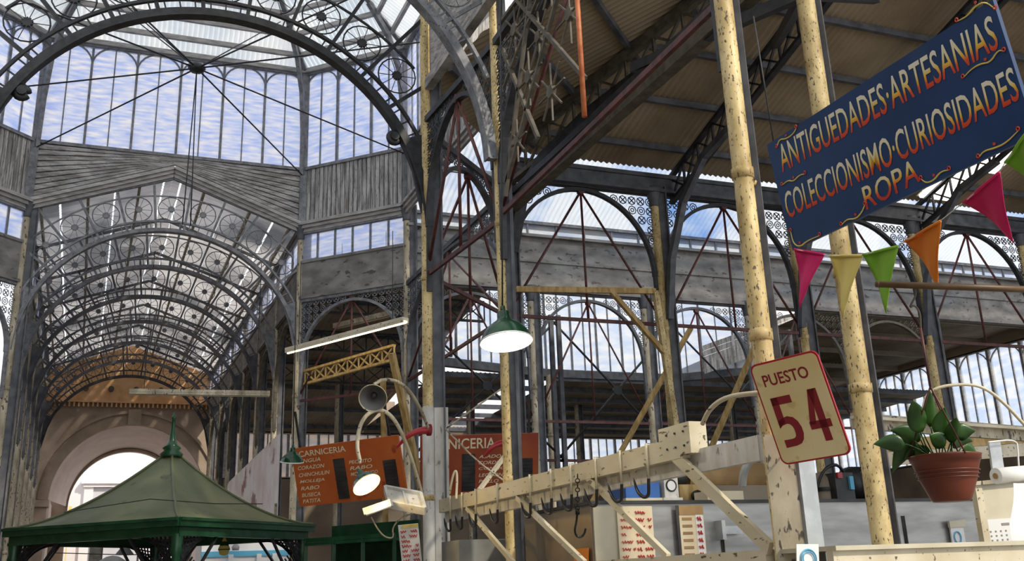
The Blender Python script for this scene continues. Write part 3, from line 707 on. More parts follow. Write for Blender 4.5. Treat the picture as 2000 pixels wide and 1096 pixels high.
for i in range(5):
    a = P[1] if i == 0 else V3(5.9+2.8*i, 14.7, 0); b_ = V3(8.7+2.8*i, 14.7, 0)
    arcade(a, b_, 7.86, 6.35, '%s dark lacework arch of the arm\'s near row from the crossing' % words[i], 'iron', g1, 1.42)
    brace(a, b_, 7.74, 5.52, '%s red tie rod fan of the arm\'s near row from the crossing' % words[i])
    a = P[2] if i == 0 else V3(5.9+2.8*i, 20.3, 0); b_ = V3(8.7+2.8*i, 20.3, 0)
    arcade(a, b_, 7.6, 6.1, '%s dark lacework arch of the arm\'s far row from the crossing' % words[i], 'flange' if i < 3 else 'ironbrown', g1, 1.35)
    if i < 4: brace(a, b_, 7.4, 4.75, '%s red tie rod fan of the arm\'s far row from the crossing' % words[i])
for side, x in (('right', NX1), ('left', NX0)):
    for i, (y0, y1) in enumerate(zip(NAVE_Y[:-1], NAVE_Y[1:])):
        arcade(V3(x, y0, 0), V3(x, y1, 0), 7.58, 6.0, '%s lacework arch along the nave\'s %s side' % (words[i], side), 'ironbrown' if side == 'right' else 'flange', g1, 1.35)

for lab, a, e, y_ in (('dark crossed tie rods seen under the first far arch of the arm', 6.6, 10.4, 22.6), ('dark crossed tie rods seen under the second far arch of the arm', 10.2, 13.6, 22.6), ('dark crossed tie rods seen beside the PUESTO 54 column', 13.6, 17.2, 22.6)):
    o = thing('cross_brace', lab, 'brace', V3((a+e)/2, y_, 4), 'dark crossed tie rods behind the arm')
    MB().tube([V3(a, y_, 7.6), V3(e, y_, 4.2)], .03, 6).build('rod', 'iron', o); MB().tube([V3(e, y_, 7.6), V3(a, y_, 4.2)], .03, 6).build('rod', 'iron', o)
    MB().disc(V3((a+e)/2, y_, 5.9), X_, Z_, .12, .06).build('hub', 'iron', o); MB().bar(V3(a, y_, 4.2), V3(e, y_, 4.2), .06, .06).build('tie_bar', 'red', o)
    for x in (a, e): MB().bar(V3(x, y_, 0), V3(x, y_, 7.7), .10, .10, X_).build('post', 'flange', o)
# ---- hub and rods of the lantern
hb_ = thing('tie_hub', 'iron hub in mid lantern where thin tie rods meet', 'hub', z(CC, 10.45))
MB().lathe([(0, -.09), (.12, -.06), (.16, 0), (.12, .06), (0, .09)], z(CC, 10.47), n=12).build('hub', 'iron', hb_)
for i in range(8): MB().tube([z(CC, 10.47), z(P[i], 10.5 if i in (1, 2, 3, 4, 5) else 10.3)], .016, 5).build('rod', 'iron', hb_)
for q in (V3(-.9, 21.0, 13.9), V3(3.2, 21.2, 13.8), V3(-2.2, 18.5, 13.8)): MB().tube([z(CC, 10.47), q], .012, 5).build('stay', 'iron', hb_)
for q in (V3(1.12, 17.2, 7.4), V3(1.25, 17.2, 7.4)): MB().tube([z(CC, 10.4), q], .011, 5).build('cable', 'iron', hb_)
# corner brackets of the lantern (curved pale ribs in front of the mullions)
for i, nm in ((3, 'right of the boarded gable'), (4, 'left of the boarded gable'), (2, 'where the window strip ends'), (1, 'above the lit lamp column')):
    d = (z(CC, 0)-P[i]).normalized(); p = P[i]
    b = MB(); pts = [z(p, 10.5)+d*.05, z(p, 11.6)+d*.10, z(p, 12.5)+d*.24, z(p, 13.2)+d*.6, z(p, 13.75)+d*1.2]
    b.sweep(pts, d.cross(Z_), .09, .12); b.bar(z(p, 9.3), z(p, 13.1), .16, .16)
    single('corner_bracket', b, 'irongrey', 'pale curved corner rib of the lantern %s' % nm, 'bracket', 'lantern corner ribs')

# ================================================================== HALL TRUSSES UNDER THE BROWN ROOF
def lattice(mb, p, q, h0, h1, n, w_=.05, cross=True):
    """open truss between a top line p-q and a bottom line dropped h0 / h1 below it"""
    p, q = Vec(p), Vec(q); d = (q-p).normalized(); nn = d.cross(Z_).normalized()
    mb.bar(p, q, w_*1.6, w_); mb.bar(p-Z_*h0, q-Z_*h1, w_*1.6, w_)
    for i in range(n+1):
        f = i/n; a = p.lerp(q, f); b_ = a-Z_*(h0+(h1-h0)*f); mb.bar(a, b_, w_*.6, w_*.6)
        if i < n:
            f2 = (i+1)/n; a2 = p.lerp(q, f2); b2 = a2-Z_*(h0+(h1-h0)*f2)
            mb.bar(a, b2, w_*.6, w_*.5)
            if cross: mb.bar(b_, a2, w_*.6, w_*.5)
def star(mb, c, a, b_, r, k=8, t_=.03):
    for i in range(k):
        d = a*math.cos(2*PI*i/k)+b_*math.sin(2*PI*i/k); mb.bar(c, c+d*r, t_, t_)
    mb.disc(c, a, b_, r*.22, .05, 8)
def hallz(y): return 8.3+SL*(14.7-y)
for i, x in enumerate((9.05, 11.7, 14.5, 17.3, 20.1)):
    t = thing('roof_truss', '%s dark truss rib under the brown roof from the crossing' % words[i], 'truss', V3(x, 14.7, 7.9), 'truss ribs under the brown roof')
    b = MB(); lattice(b, V3(x, 14.7, hallz(14.7)-.14), V3(x, 4, hallz(4)-.14), .45, .45, 22, .06); b.build('lattice', 'iron', t)
    # curved bracket down to the column head
    cpt = V3(x, 12.3, 7.0)
    b = MB().sweep([V3(x-.3, 14.6, 5.6), V3(x-.25, 14.45, 6.6), V3(x-.15, 14.1, 7.5), V3(x-.05, 13.5, 8.1), V3(x, 12.6, hallz(12.6)-.6)], X_, .10, .12)
    b.build('bracket', 'flange', t)
# hip rafter with curved bracket from the lamp column
t = thing('hip_rafter', 'broad dark curved hip rafter rising from the column behind the lit lamp', 'rafter', V3(5.9, 14.7, 7.9))
h0 = V3(5.9, 14.7, 8.15); hd = V3(.414, -1, SL)
b = MB(); lattice(b, h0, h0+hd*9, .5, .5, 18, .07); b.bar(h0+Z_*.05, h0+hd*9+Z_*.05, .22, .06); b.build('rafter', 'ironbrown', t)
b = MB(); side = V3(1, .414, 0).normalized()
b.sweep([h0+V3(.05, -.1, -1.6), h0+hd*.35-Z_*.9, h0+hd*.9-Z_*.55, h0+hd*1.8-Z_*.42, h0+hd*3-Z_*.45], side, .22, .14); b.build('bracket', 'iron', t)
# eave beam and rods on the line of the two cream columns
t = thing('eave_beam', 'dark beam along the eave towards the strutted cream column, under the brown roof', 'beam', V3(5.9, 10.8, 7.3))
MB().bar(V3(5.9, 14.6, 7.2), V3(5.9, 6.9, 7.2), .16, .16).build('beam', 'ironbrown', t)
MB().bar(V3(5.9, 14.6, 7.45), V3(5.9, 6.9, 7.45), .03, .10).build('tie_bar', 'iron', t)
# bracket trusses with star rosettes in the diagonal bay
t = thing('bracket_truss', 'pale brown lattice bracket with star rosettes above the lit lamp column', 'truss', V3(4.02, 10, 7.9))
b = MB()
for yy, zz, r_ in ((9.50, 7.43, .36), (9.16, 6.68, .34), (8.86, 7.0, .30), (8.62, 6.25, .32), (8.1, 6.85, .33), (9.55, 6.1, .25), (9.2, 7.75, .3), (8.5, 7.45, .3)): star(b, V3(4.02, yy, zz), Y_, Z_, r_, 8, .017)
b.bar(V3(4.02, 9.95, 7.75), V3(4.02, 7.4, 7.75), .04, .04); b.bar(V3(4.02, 9.95, 5.6), V3(4.02, 8.9, 7.9), .04, .04); b.bar(V3(4.02, 9.9, 5.75), V3(4.02, 7.6, 7.9), .04, .04); b.bar(V3(4.02, 9.9, 6.9), V3(4.02, 8.0, 7.9), .03, .03)
b.bar(V3(3.99, 7.8, 6.0), V3(4.02, 9.4, 7.75), .04, .04); b.bar(V3(4.02, 9.0, 5.9), V3(4.02, 9.9, 7.4), .04, .04)
b.build('lattice', 'ironbrown', t)
t = thing('strut_pair', 'two dark sloping struts beside the white footed column, high up', 'strut', V3(4.8, 13.6, 8))
b = MB().bar(onP(845, 205, P[0], V3(1, -1, 0)), onP(915, 110, P[0], V3(1, -1, 0)), .1, .12).bar(onP(838, 130, P[0], V3(1, -1, 0)), onP(958, 18, P[0], V3(1, -1, 0)), .1, .10); b.build('strut', 'flange', t)
# cream frame under the arm
t = thing('timber_portal', 'yellowish cream timber frame with a knee brace under the near arch of the arm', 'frame', V3(8.6, 14.5, 3.8))
q = [onY(x, y, 14.5) for x, y in ((1008, 565), (1280, 569), (1320, 835), (1190, 565), (1308, 702))]
MB().bar(q[0], q[1], .06, .09).build('top_rail', 'tile', t); q[2] = q[1]+(q[2]-q[1])*(q[1].z/(q[1].z-q[2].z)); MB().bar(q[1], q[2], .09, .09, Y_).build('post', 'cream', t); MB().bar(q[3], q[4], .07, .08, Y_).build('knee_brace', 'tile', t)
# lattice girders and timbers under the far aisle roof
t = thing('lattice_girder', 'yellowish open girder below the lit fluorescent tube', 'girder', V3(6, 23, 5.5))
b = MB(); lattice(b, onZ(596, 725, 6.0), onZ(770, 675, 6.0), .28, .28, 8, .05); b.build('lattice', 'tile', t)
t = thing('lattice_girder', 'dark open girder high behind the red fan under the window strip', 'girder', V3(6, 24, 7.5))
for k_ in range(3):
    b = MB(); lattice(b, V3(4.2+.0*k_, 24+2.6*k_, 8.3-.35*k_), V3(9, 24+2.6*k_, 8.3-.35*k_), .5, .5, 8, .05); b.build('lattice', 'iron', t)
for lab, (xa, ya, xb, yb), dd in (('amber leaning timber behind the horn lamp', (765, 690, 800, 850), 16), ('amber upright timber beside the horn lamp', (748, 740, 750, 850), 16.4), ('amber slanting timber far under the gable boards', (1350, 640, 1265, 790), 22), ('amber slanting timber near the sloping gable', (1480, 665, 1415, 815), 20)):
    pa, pb = at(xa, ya, dd), at(xb, yb, dd); pb = pa+(pb-pa)*(pa.z/(pa.z-pb.z))
    single('timber', MB().bar(pa, pb, .09, .09), 'tile', lab, 'timber', 'amber timbers')

# ================================================================== LAMPS
def fluo(p, q, label, lit, hang=1.9):
    t = thing('tube_lamp', label, 'lamp', (p+q)/2, 'fluorescent tube lamps'); d = (q-p).normalized(); n = d.cross(Z_).normalized()
    MB().bar(p+Z_*.05, q+Z_*.05, .16, .06).bar(p+n*.06, q+n*.06, .03, .05).bar(p-n*.06, q-n*.06, .03, .05).build('housing', 'creamwood' if lit else 'creamgrey', t)
    MB().tube([p-Z_*.02, q-Z_*.02], .022, 8).build('tube', 'tube' if lit else 'beige', t)
    for f_ in (.1, .9): MB().tube([p.lerp(q, f_)+Z_*.07, p.lerp(q, f_)+Z_*hang], .008, 4).build('hanger', 'iron', t)
fluo(onY(252, 768, 22.2), onY(526, 772, 22.2), 'long unlit twin tube fitting hanging across the nave above the kiosk', False, 3.0)
fluo(onZ(562, 688, 6.3), onZ(792, 628, 6.3), 'lit tube lamp under the small lacework arch', True)
fluo(onZ(655, 640, 7.0), onZ(765, 615, 7.0), 'unlit tube fitting above the lit tube lamp', False)
for lab, px in (('bright square skylight fitting nearer the green pennant', ((1926, 305), (1980, 290))), ('bright square skylight fitting below the word ROPA\'s flourish', ((1838, 362), (1884, 345)))):
    a, b_ = onP(*px[0], V3(5.9, 14.7, 8.2), V3(0, SL, 1)), onP(*px[1], V3(5.9, 14.7, 8.2), V3(0, SL, 1))
    t = thing('panel_lamp', lab, 'lamp', (a+b_)/2, 'bright panel fittings under the roof')
    wv = V3(0, 1, -SL).normalized(); n_ = X_.cross(wv)
    MB().obox((a+b_)/2, X_*.36, wv*.55, n_*.03).build('diffuser', 'tubew', t); MB().obox((a+b_)/2+Z_*.06, X_*.4, wv*.6, n_*.03).build('housing', 'creamgrey', t)

def shade_lamp(c, axis, R, label, bulb, lining, cord=None, light=0, col=(1, .9, .7)):
    """enamel bell shade; c = centre of the open rim, axis = from rim up to the neck"""
    ax = Vec(axis).normalized(); t = thing('pendant_lamp', label, 'lamp', c, 'green enamel lamps')
    pr = [(R, 0), (R*.96, R*.10), (R*.88, R*.32), (R*.72, R*.54), (R*.50, R*.72), (R*.30, R*.86), (R*.25, R*.98), (R*.24, R*1.2), (R*.12, R*1.28), (0, R*1.28)]
    MB().lathe(pr, c, ax, 32).build('shade', 'enamel', t)
    MB().lathe([(R*.985, .003), (R*.90, R*.12), (R*.77, R*.35), (R*.55, R*.57), (R*.33, R*.72), (0, R*.74)], c, ax, 32).build('lining', lining, t)
    MB().lathe([(R, -.006), (R*1.02, 0), (R, .008), (R*.97, 0)], c, ax, 32, True).build('rim', 'white' if lining == 'white' else 'inwarm', t)
    if bulb: MB().lathe([(0, R*.12), (R*.16, R*.18), (R*.22, R*.32), (R*.15, R*.48), (R*.08, R*.62)], c, ax, 14).build('bulb', bulb, t)
    b = MB().lathe([(R*.10, R*1.25), (R*.10, R*1.45), (R*.04, R*1.5)], c, ax, 10)
    b.build('cap', 'enamel', t)
    if cord: MB().tube([c+ax*(R*1.45)]+cord, .007, 5).build('cord', 'black', t)
    if light:
        l = bpy.data.lights.new('lamp_light', 'POINT'); l.energy = light; l.color = col; l.shadow_soft_size = .05
        o = bpy.data.objects.new('lamp_light', l); C.objects.link(o); o.location = c+ax*(R*.25)
    return t
c1 = at(989, 668, 8)
shade_lamp(c1, UP*.90+ray(989, 668).normalized()*.46-RT*.10, .205, 'large lit green enamel lamp hanging in front of the cream column', 'bulb', 'white', [c1+V3(0, 0, 1.0), c1+V3(.1, .1, 3.4)], 40)
c2 = at(716, 947, 11)
shade_lamp(c2, UP*.70-RT*.40+ray(716, 947).normalized()*.62, .155, 'small lit green lamp glowing yellow in front of the orange CARNICERIA board', 'bulbw', 'inwarm', None, 25, (1, .75, .35))
c3 = at(570, 903, 13)
shade_lamp(c3, UP+FW*.12+RT*.05, .145, 'unlit green enamel lamp beside the edge of the orange board', None, 'white', [c3+V3(.0, .1, 2.4)])
# goosenecks
def px_tube(pts, r, n=8): return MB().tube(smooth([at(*p) for p in pts]), r, n)
def smooth(p, k=2):
    for _ in range(k):
        q = [p[0]]
        for a, b_ in zip(p[:-1], p[1:]): q += [a.lerp(b_, .25), a.lerp(b_, .75)]
        p = q+[p[-1]]
    return p
t = thing('gooseneck_pipe', 'cream bent pipe arching from the white column foot down to the lit green lamp', 'pipe', at(840, 980, 12))
px_tube([(832, 1000, 12.3), (815, 930, 12.1), (795, 870, 11.9), (775, 825, 11.6), (752, 801, 11.4), (725, 802, 11.2), (704, 825, 11.1), (696, 870, 11), (704, 905, 11)], .022).build('pipe', 'creamwood', t)
t = thing('gooseneck_pipe', 'cream bent pipe reaching from the column to the round horn lamp', 'pipe', at(840, 850, 12))
px_tube([(838, 840, 12.3), (822, 800, 12), (800, 762, 11.7), (772, 742, 11.4), (745, 742, 11.2), (730, 752, 11.1)], .02).build('pipe', 'creamgrey', t)
t = thing('horn_lamp', 'round grey horn shaped lamp hanging open towards us', 'lamp', at(728, 778, 11))
ax = (FW*.8-UP*.1+Z_*.25).normalized(); cc = at(728, 778, 10.9)
MB().lathe([(.145, 0), (.14, .03), (.11, .10), (.06, .17), (.03, .24), (0, .25)], cc, ax, 28).build('horn', 'greycab', t)
MB().lathe([(.148, -.008), (.152, 0), (.148, .01), (.140, 0)], cc, ax, 28, True).build('rim', 'creamgrey', t)
MB().lathe([(0, .06), (.03, .07), (.035, .12), (.02, .16)], cc, ax, 12).build('core', 'slate', t)
for lab, pts in (('red curved horn arm fixed to the left of the white column foot', [(776, 873, 12.2), (795, 852, 12.2), (815, 842, 12.25), (838, 840, 12.3)]), ('red curved horn arm fixed to the lamp column over the second board', [(945, 893, 13.6), (960, 874, 13.6), (975, 866, 13.7), (992, 866, 13.8)])):
    t = thing('red_horn', lab, 'bracket', at(*pts[-1]), 'red horn arms')
    q = smooth([at(*p) for p in pts]); MB().tube(q, [.012+.045*i/(len(q)-1) for i in range(len(q))], 8).build('arm', 'redborder', t); MB().lathe([(.07, -.02), (.07, .02), (0, .02)], q[-1], X_, 12).build('socket', 'darkred', t)
t = thing('floodlight', 'white open floodlight lying beside the white column foot', 'lamp', at(790, 985, 11.5))
q = [at(x, y, d) for x, y, d in ((752, 955, 11.6), (822, 968, 11.5), (830, 998, 11.2), (760, 985, 11.3))]
n_ = (q[1]-q[0]).cross(q[3]-q[0]).normalized()
MB().prism(q, n_, .02).build('back_plate', 'whitepaint', t)
b = MB()
for a, e in zip(q, q[1:]+q[:1]): b.bar(a, e, .03, .09, n_)
b.bar(q[0].lerp(q[1], .5), q[3].lerp(q[2], .5), .02, .06, n_); b.build('frame', 'whitepaint', t)
t = thing('floodlight', 'narrow white trough light in front of the open floodlight', 'lamp', at(740, 1000, 11.2))
MB().bar(at(712, 1000, 11.2), at(765, 982, 11.2), .12, .07).build('trough', 'whitepaint', t); MB().tube([at(715, 1006, 11.1), at(763, 988, 11.1)], .015).build('tube', 'white', t)
t = thing('cable', 'tangled grey cable drooping below the floodlights', 'cable', at(740, 1040, 11.3))
px_tube([(725, 1010, 11.2), (738, 1035, 11.2), (752, 1050, 11.3), (770, 1052, 11.3), (765, 1030, 11.4), (790, 1005, 11.5), (830, 1003, 11.8)], .009, 5).build('cable', 'creamgrey', t)

# ================================================================== KIOSK
KC = V3(1.07, 15.4, 0); KH = 2.0
t = thing('kiosk', 'green market kiosk with a concave hipped roof and spiked finial', 'kiosk', KC)
cor = [V3(-KH, 0, 0), V3(0, -KH, 0), V3(KH, 0, 0), V3(0, KH, 0)]
b = MB(); vs = []; NR = 14
for i in range(NR+1):
    f = .045+(1-.045)*i/NR; zz = 2.44+1.04*(1-f)**1.65
    for c_ in cor: vs.append(KC+c_*f+Z_*zz)
b.add(vs, [(i*4+k_, (i+1)*4+k_, (i+1)*4+(k_+1) % 4, i*4+(k_+1) % 4) for i in range(NR) for k_ in range(4)], False); roofk = b.build('roof', 'kioskroof', t)
b = MB()
for c_ in cor:
    pts = [KC+c_*(.045+.955*i/NR)+Z_*(2.45+1.04*(1-(.045+.955*i/NR))**1.65) for i in range(NR+1)]; b.tube(pts, .018, 6)
b.build('ridge', 'kioskroof', t)
b = MB()
for k_ in range(4):
    a, e = KC+cor[k_], KC+cor[(k_+1) % 4]
    b.bar(z(a, 2.43), z(e, 2.43), .10, .035); b.bar(z(a, 2.38)*1, z(e, 2.38), .05, .07)
    a2, e2 = KC+cor[k_]*.96, KC+cor[(k_+1) % 4]*.96; b.bar(z(a2, 2.31), z(e2, 2.31), .04, .10); b.bar(z(a2, 2.25), z(e2, 2.25), .07, .03)
b.build('fascia', 'green', t)
MB().prism([z(KC+c_*.97, 2.37) for c_ in cor], Z_, .02).build('soffit', 'roofdark', t)
MB().lathe([(.14, 3.38), (.16, 3.42), (.10, 3.47), (.13, 3.50), (.07, 3.56), (.05, 3.62), (.03, 3.75), (.022, 3.9), (.035, 3.92), (.02, 3.95), (0, 4.02)], KC, n=14).build('finial', 'green', t)
for c_ in cor:
    p = KC+c_*.93; MB().lathe([(.09, 0), (.09, .3), (.055, .36), (.05, 2.0), (.075, 2.06), (.06, 2.12), (.08, 2.26)], p, n=12).build('post', 'green', t)
for k_ in range(4):
    for a, e in ((cor[k_], cor[(k_+1) % 4]), (cor[(k_+1) % 4], cor[k_])):
        d = (e-a).normalized(); p = KC+a*.93; b = MB(); nn = d.cross(Z_)
        b.bar(z(p+d*.06, 1.45), z(p+d*.75, 2.26), .03, .03, nn)
        for j in range(10):
            f = j/10; b.bar(z(p+d*.05, 1.47+.79*f), z(p+d*(.05+.35*(1-f)), 1.47+.79*f+.41*(1-f)), .018, .014, nn); b.bar(z(p+d*(.05+.68*f), 2.25), z(p+d*(.05+.34*f), 2.25-.40*(1-f)*1.0), .018, .014, nn); b.bar(z(p+d*.05, 2.25-.74*f), z(p+d*(.05+.68*(1-f)), 2.25-.0*f), .018, .014, nn)
        b.build('bracket', 'iron', t)
for i, c_ in enumerate(((.05, -1.2), (-1.15, .1))):
    pass
MB().tube([KC+V3(-1.3, -.45, 2.62), KC+V3(-.3, -1.2, 2.72), KC+V3(.5, -1.15, 2.66), KC+V3(1.2, -.5, 2.7)], .006, 4).build('wire', 'black', t)
# things seen under and beside the kiosk roof
t = thing('street_banner', 'white striped awning in the bright street under the kiosk eave', 'awning', V3(.5, 47, 2.2))
MB().corr(V3(-1.2, 46.5, 2.3), X_, V3(0, 1, .3).normalized(), 6, lambda u: 0, lambda u: 1.6, .4, .03).build('canopy', 'facade', t); MB().bar(V3(-1.2, 46.5, 2.25), V3(4.8, 46.5, 2.25), .05, .2).build('valance', 'facade2', t)
t = thing('street_lamp', 'small dark cone shaded lamp hung on a wire under the kiosk eave', 'lamp', at(243, 1076, 19))
c = at(243, 1084, 19); MB().lathe([(.17, 0), (.06, .14), (.03, .22), (0, .24)], c, Z_, 16).build('shade', 'slate', t); MB().tube([at(100, 1080, 19), at(250, 1084, 19), at(320, 1082, 19)], .008, 4).build('wire', 'black', t)
t = thing('hanging_lantern', 'small yellow and green lantern hanging under the kiosk roof', 'lamp', at(437, 1070, 15))
c = at(437, 1086, 15); MB().lathe([(.0, 0), (.06, .02), (.085, .10), (.04, .2), (.012, .26)], c, Z_, 12).build('body', 'yellow', t); MB().lathe([(.088, .08), (.06, .16), (.02, .24), (0, .3)], c, Z_, 12).build('cap', 'green', t); MB().tube([c+Z_*.28, z(c, 2.3)], .006, 4).build('chain', 'black', t)
t = thing('hanging_lantern', 'slim grey blue lantern rod hanging under the kiosk roof', 'lamp', at(460, 1060, 16))
c = at(460, 1075, 16); MB().lathe([(.0, 0), (.05, .0), (.06, .05), (.02, .1), (.014, .55)], c, Z_, 12).build('body', 'facade2', t); MB().tube([c+Z_*.5, z(c, 2.32)], .007, 4).build('chain', 'black', t)
t = thing('display_counter', 'white display counter with a blue stripe seen under the kiosk\'s far eave', 'counter', onY(480, 1090, 21))
qa, qb = onY(395, 1052, 21), onY(566, 1052, 21)
MB().box(qa.x, qb.x, 21, 22, 0, qa.z).build('body', 'facade', t); MB().box(qa.x, qb.x, 20.97, 21, qa.z-.34, qa.z-.24).build('blue_stripe', 'lblue', t)
for f in (.3, .62, .8): MB().box(qa.x+(qb.x-qa.x)*f, qa.x+(qb.x-qa.x)*f+.09, 20.95, 21, 0, qa.z-.3).build('post', 'paperw', t)
t = thing('dome_cover', 'grey rounded dome top just rising into view under the kiosk', 'dome', at(215, 1090, 16))
c = at(217, 1125, 17); MB().lathe([(.30, 0), (.28, .12), (.2, .24), (.1, .30), (0, .32)], c, Z_, 20).lathe([(.06, -1.3), (.06, 0)], c, Z_, 8).build('dome', 'greycab', t)

# ================================================================== CORRUGATED SCREEN, BOARDS, GREEN SHELVES
t = thing('corrugated_screen', 'pinkish white corrugated sheet screen standing behind the unlit green lamp', 'screen', V3(3.78, 25, 3))
b = MB(); L = 8.5; b.corr(V3(3.78, 22.8, 3.0), Y_, Z_, L, lambda u: .0+u*.05, lambda u: 1.75-u*.03, .25, .03, 6); b.build('sheet', 'corrwhite', t)
for yy in (22.9, 27, 31.2): MB().bar(V3(3.78, yy, 0), V3(3.78, yy, 3.3+.0*yy), .07, .07, X_).build('post', 'creamgrey', t)
MB().bar(V3(3.78, 22.8, 2.95), V3(3.78, 31.3, 3.35), .08, .1).build('rail', 'creamwood', t)
def sheet_frame(pTL, pTR, pBL, pBR):
    O = pBL; U = ((pTR-pTL)+(pBR-pBL)); w_ = U.length/2; U.normalize(); W = ((pTL-pBL)+(pTR-pBR)); h_ = W.length/2; W = (W-U*W.dot(U)).normalized(); return O, U, W, w_, h_
def uv(x, y, O, U, W):
    p = onP(x, y, O, U.cross(W)); return (p-O).dot(U), (p-O).dot(W)
def menu(pts, label, m, cols, slats, hdr):
    q = [at(*p) for p in pts]; O, U, W, w_, h_ = sheet_frame(*q); N = U.cross(W)
    t = thing('menu_board', label, 'sign', O+U*(w_/2), 'butcher menu boards')
    MB().obox(O+U*w_/2+W*h_/2-N*.02, U*(w_/2), W*(h_/2), N*.02).build('panel', m, t)
    for a, e, lo, hi in slats:
        b = MB()
        for k_ in range(9): b.obox(O+U*(w_*(a+e)/2)+W*(h_*(lo+(hi-lo)*(k_+.5)/9))+N*.006, U*(w_*(e-a)/2), W*(h_*(hi-lo)/9*.46), N*.006)
        b.build('price_slate', 'slate', t)
    for x0, x1, y0, y1 in hdr: lettering('CARNICERIA', O, U, W, w_*x0, w_*x1, h_*y0, h_*y1, 'letters', t, bold=.012)
    for x0, hh, lines in cols:
        for txt, x1, yb in lines: lettering(txt, O, U, W, w_*x0, w_*x1, h_*yb, h_*(yb+hh), 'letters', t, bold=.012, shear=.25)
    for k_ in (.08, .92): MB().bar(O+U*w_*k_+W*h_-N*.03, O+U*w_*k_+W*(h_+.5)-N*.03, .03, .02).build('hanger', 'iron', t)
menu([(592, 872, 14.4), (797, 850, 13.6), (585, 990, 14.4), (800, 964, 13.6)], 'orange CARNICERIA board listing lengua, corazon, chinchulin beside the lit green lamp', 'boardred',
     [(.04, .065, [('LENGUA', .27, .735), ('CORAZON', .30, .62), ('CHINCHULIN', .34, .50), ('MOLLEJA', .28, .38), ('RABO', .22, .27), ('BUSECA', .22, .155), ('PATITA', .21, .05)]),
      (.53, .06, [('PECHITO', .74, .62), ('RABO', .74, .52), ('MONDONGO', .78, .42)])], [(.39, .49, .06, .74), (.84, .95, .12, .62)], [(.07, .52, .84, .94)])
menu([(820, 852, 13.9), (1052, 846, 14.2), (820, 975, 13.9), (1050, 965, 14.2)], 'dull red CARNICERIA board partly behind the white column foot', 'boardred2',
     [(.03, .06, [('VACIO', .17, .68), ('ASADO', .17, .56), ('FALDA', .17, .44), ('MATAMBRE', .2, .32), ('TAPA', .16, .2)]),
      (.49, .055, [('ASADO', .68, .62), ('CORDERO', .74, .52), ('CONEJO', .72, .42), ('LECHON', .70, .32), ('POLLO', .66, .22)])], [(.35, .46, .1, .70), (.86, .95, .1, .6)], [(.02, .63, .78, .95)])
t = thing('stall_shelf', 'dark green shelf stall under the orange board', 'shelf', at(680, 1090, 13.5))
a0 = at(598, 1050, 14.2); a1 = at(770, 1030, 13.4); dd = (a1-a0); dd.z = 0; L = dd.length; dd.normalize(); nn = dd.cross(Z_)
for zz in (2.15, 1.82, 1.45): MB().obox(z(a0, zz)+dd*L/2+nn*-.25, dd*(L/2), nn*.28, Z_*.02).build('shelf_board', 'green', t)
MB().obox(z(a0, 1.2)+dd*L/2-nn*.52, dd*(L/2), nn*.02, Z_*1.2).build('back_panel', 'green', t)
for k_ in (0, .33, .66, 1): MB().bar(z(a0, 0)+dd*L*k_, z(a0, 2.2)+dd*L*k_, .045, .045).build('post', 'green', t)
MB().bar(z(a0, 2.2), z(a1, 2.2), .05, .05).build('top_rail', 'green', t)
single('tool_cabinet', MB().obox(at(950, 1096, 11.5)-Z_*.2, X_*.42, Y_*.3, Z_*.42), 'greycab', 'grey cabinet low behind the diagonal braces', 'cabinet')
t = thing('price_poster', 'white price poster with red handwriting tied left of the white column foot', 'poster', at(805, 1096, 11.9))
q = [at(*p) for p in ((786, 1030, 11.9), (824, 1022, 11.9), (786, 1110, 11.9), (826, 1110, 11.9))]; O, U, W, w_, h_ = sheet_frame(*q)
MB().obox(O+U*w_/2+W*h_/2, U*(w_/2), W*(h_/2), U.cross(W)*.004).build('paper', 'paperw', t)
def scribble(O, U, W, x0, x1, ys, m, parent, name='handwriting', a=.012, r=.0035, sd_=1):
    rr = random.Random(sd_); N = U.cross(W); b = MB()
    for y in ys:
        x = x0
        while x < x1-.02:
            e = min(x1, x+.05+rr.random()*.07); pts = []; k_ = max(4, int((e-x)/.008))
            for i in range(k_+1): pts.append(O+U*(x+(e-x)*i/k_)+W*(y+a*math.sin(i*1.9+rr.random()*.8))+N*.007)
            b.tube(pts, r, 3); x = e+.02+rr.random()*.03
            if rr.random() < .25: break
    return b.build(name, m, parent)
scribble(O, U, W, .02, w_-.02, [h_-.08-.055*i for i in range(7)], 'redink', t, a=.018, r=.006, sd_=3)
MB().obox(O+U*w_*.6+W*(h_-.02)+U.cross(W)*.006, U*(w_*.4), W*.02, U.cross(W)*.002).build('yellow_strip', 'yellow', t)

# ================================================================== BUTCHER'S RAIL
t = thing('hook_rail', 'long cream painted double rail for meat hooks running along the stall', 'rail', V3(4, 9, 2.3))
MB().box(3.93, 4.0, 6.55, 12.2, 2.38, 2.53).build('front_beam', 'creamwood', t)
MB().box(4.005, 4.06, 5.72, 12.2, 2.27, 2.43).build('back_beam', 'whitepaint', t)
MB().box(3.93, 4.07, 6.42, 6.86, 2.40, 2.62).build('joint_block', 'creamwood', t)
b = MB()
for yy in (6.5, 6.62, 6.74):
    for zz in (2.46, 2.56): b.tube([V3(3.92, yy, zz), V3(3.94, yy, zz)], .008, 6)
b.build('bolt', 'slate', t)
for yy in (7.4, 8.4, 9.5, 10.6, 11.6): MB().box(3.98, 4.08, yy-.02, yy+.02, 2.36, 2.40).build('cross_strap', 'creamwood', t)
MB().box(3.93, 4.0, 5.66, 12.0, 1.60, 1.72).build('lower_beam', 'creamwood', t)
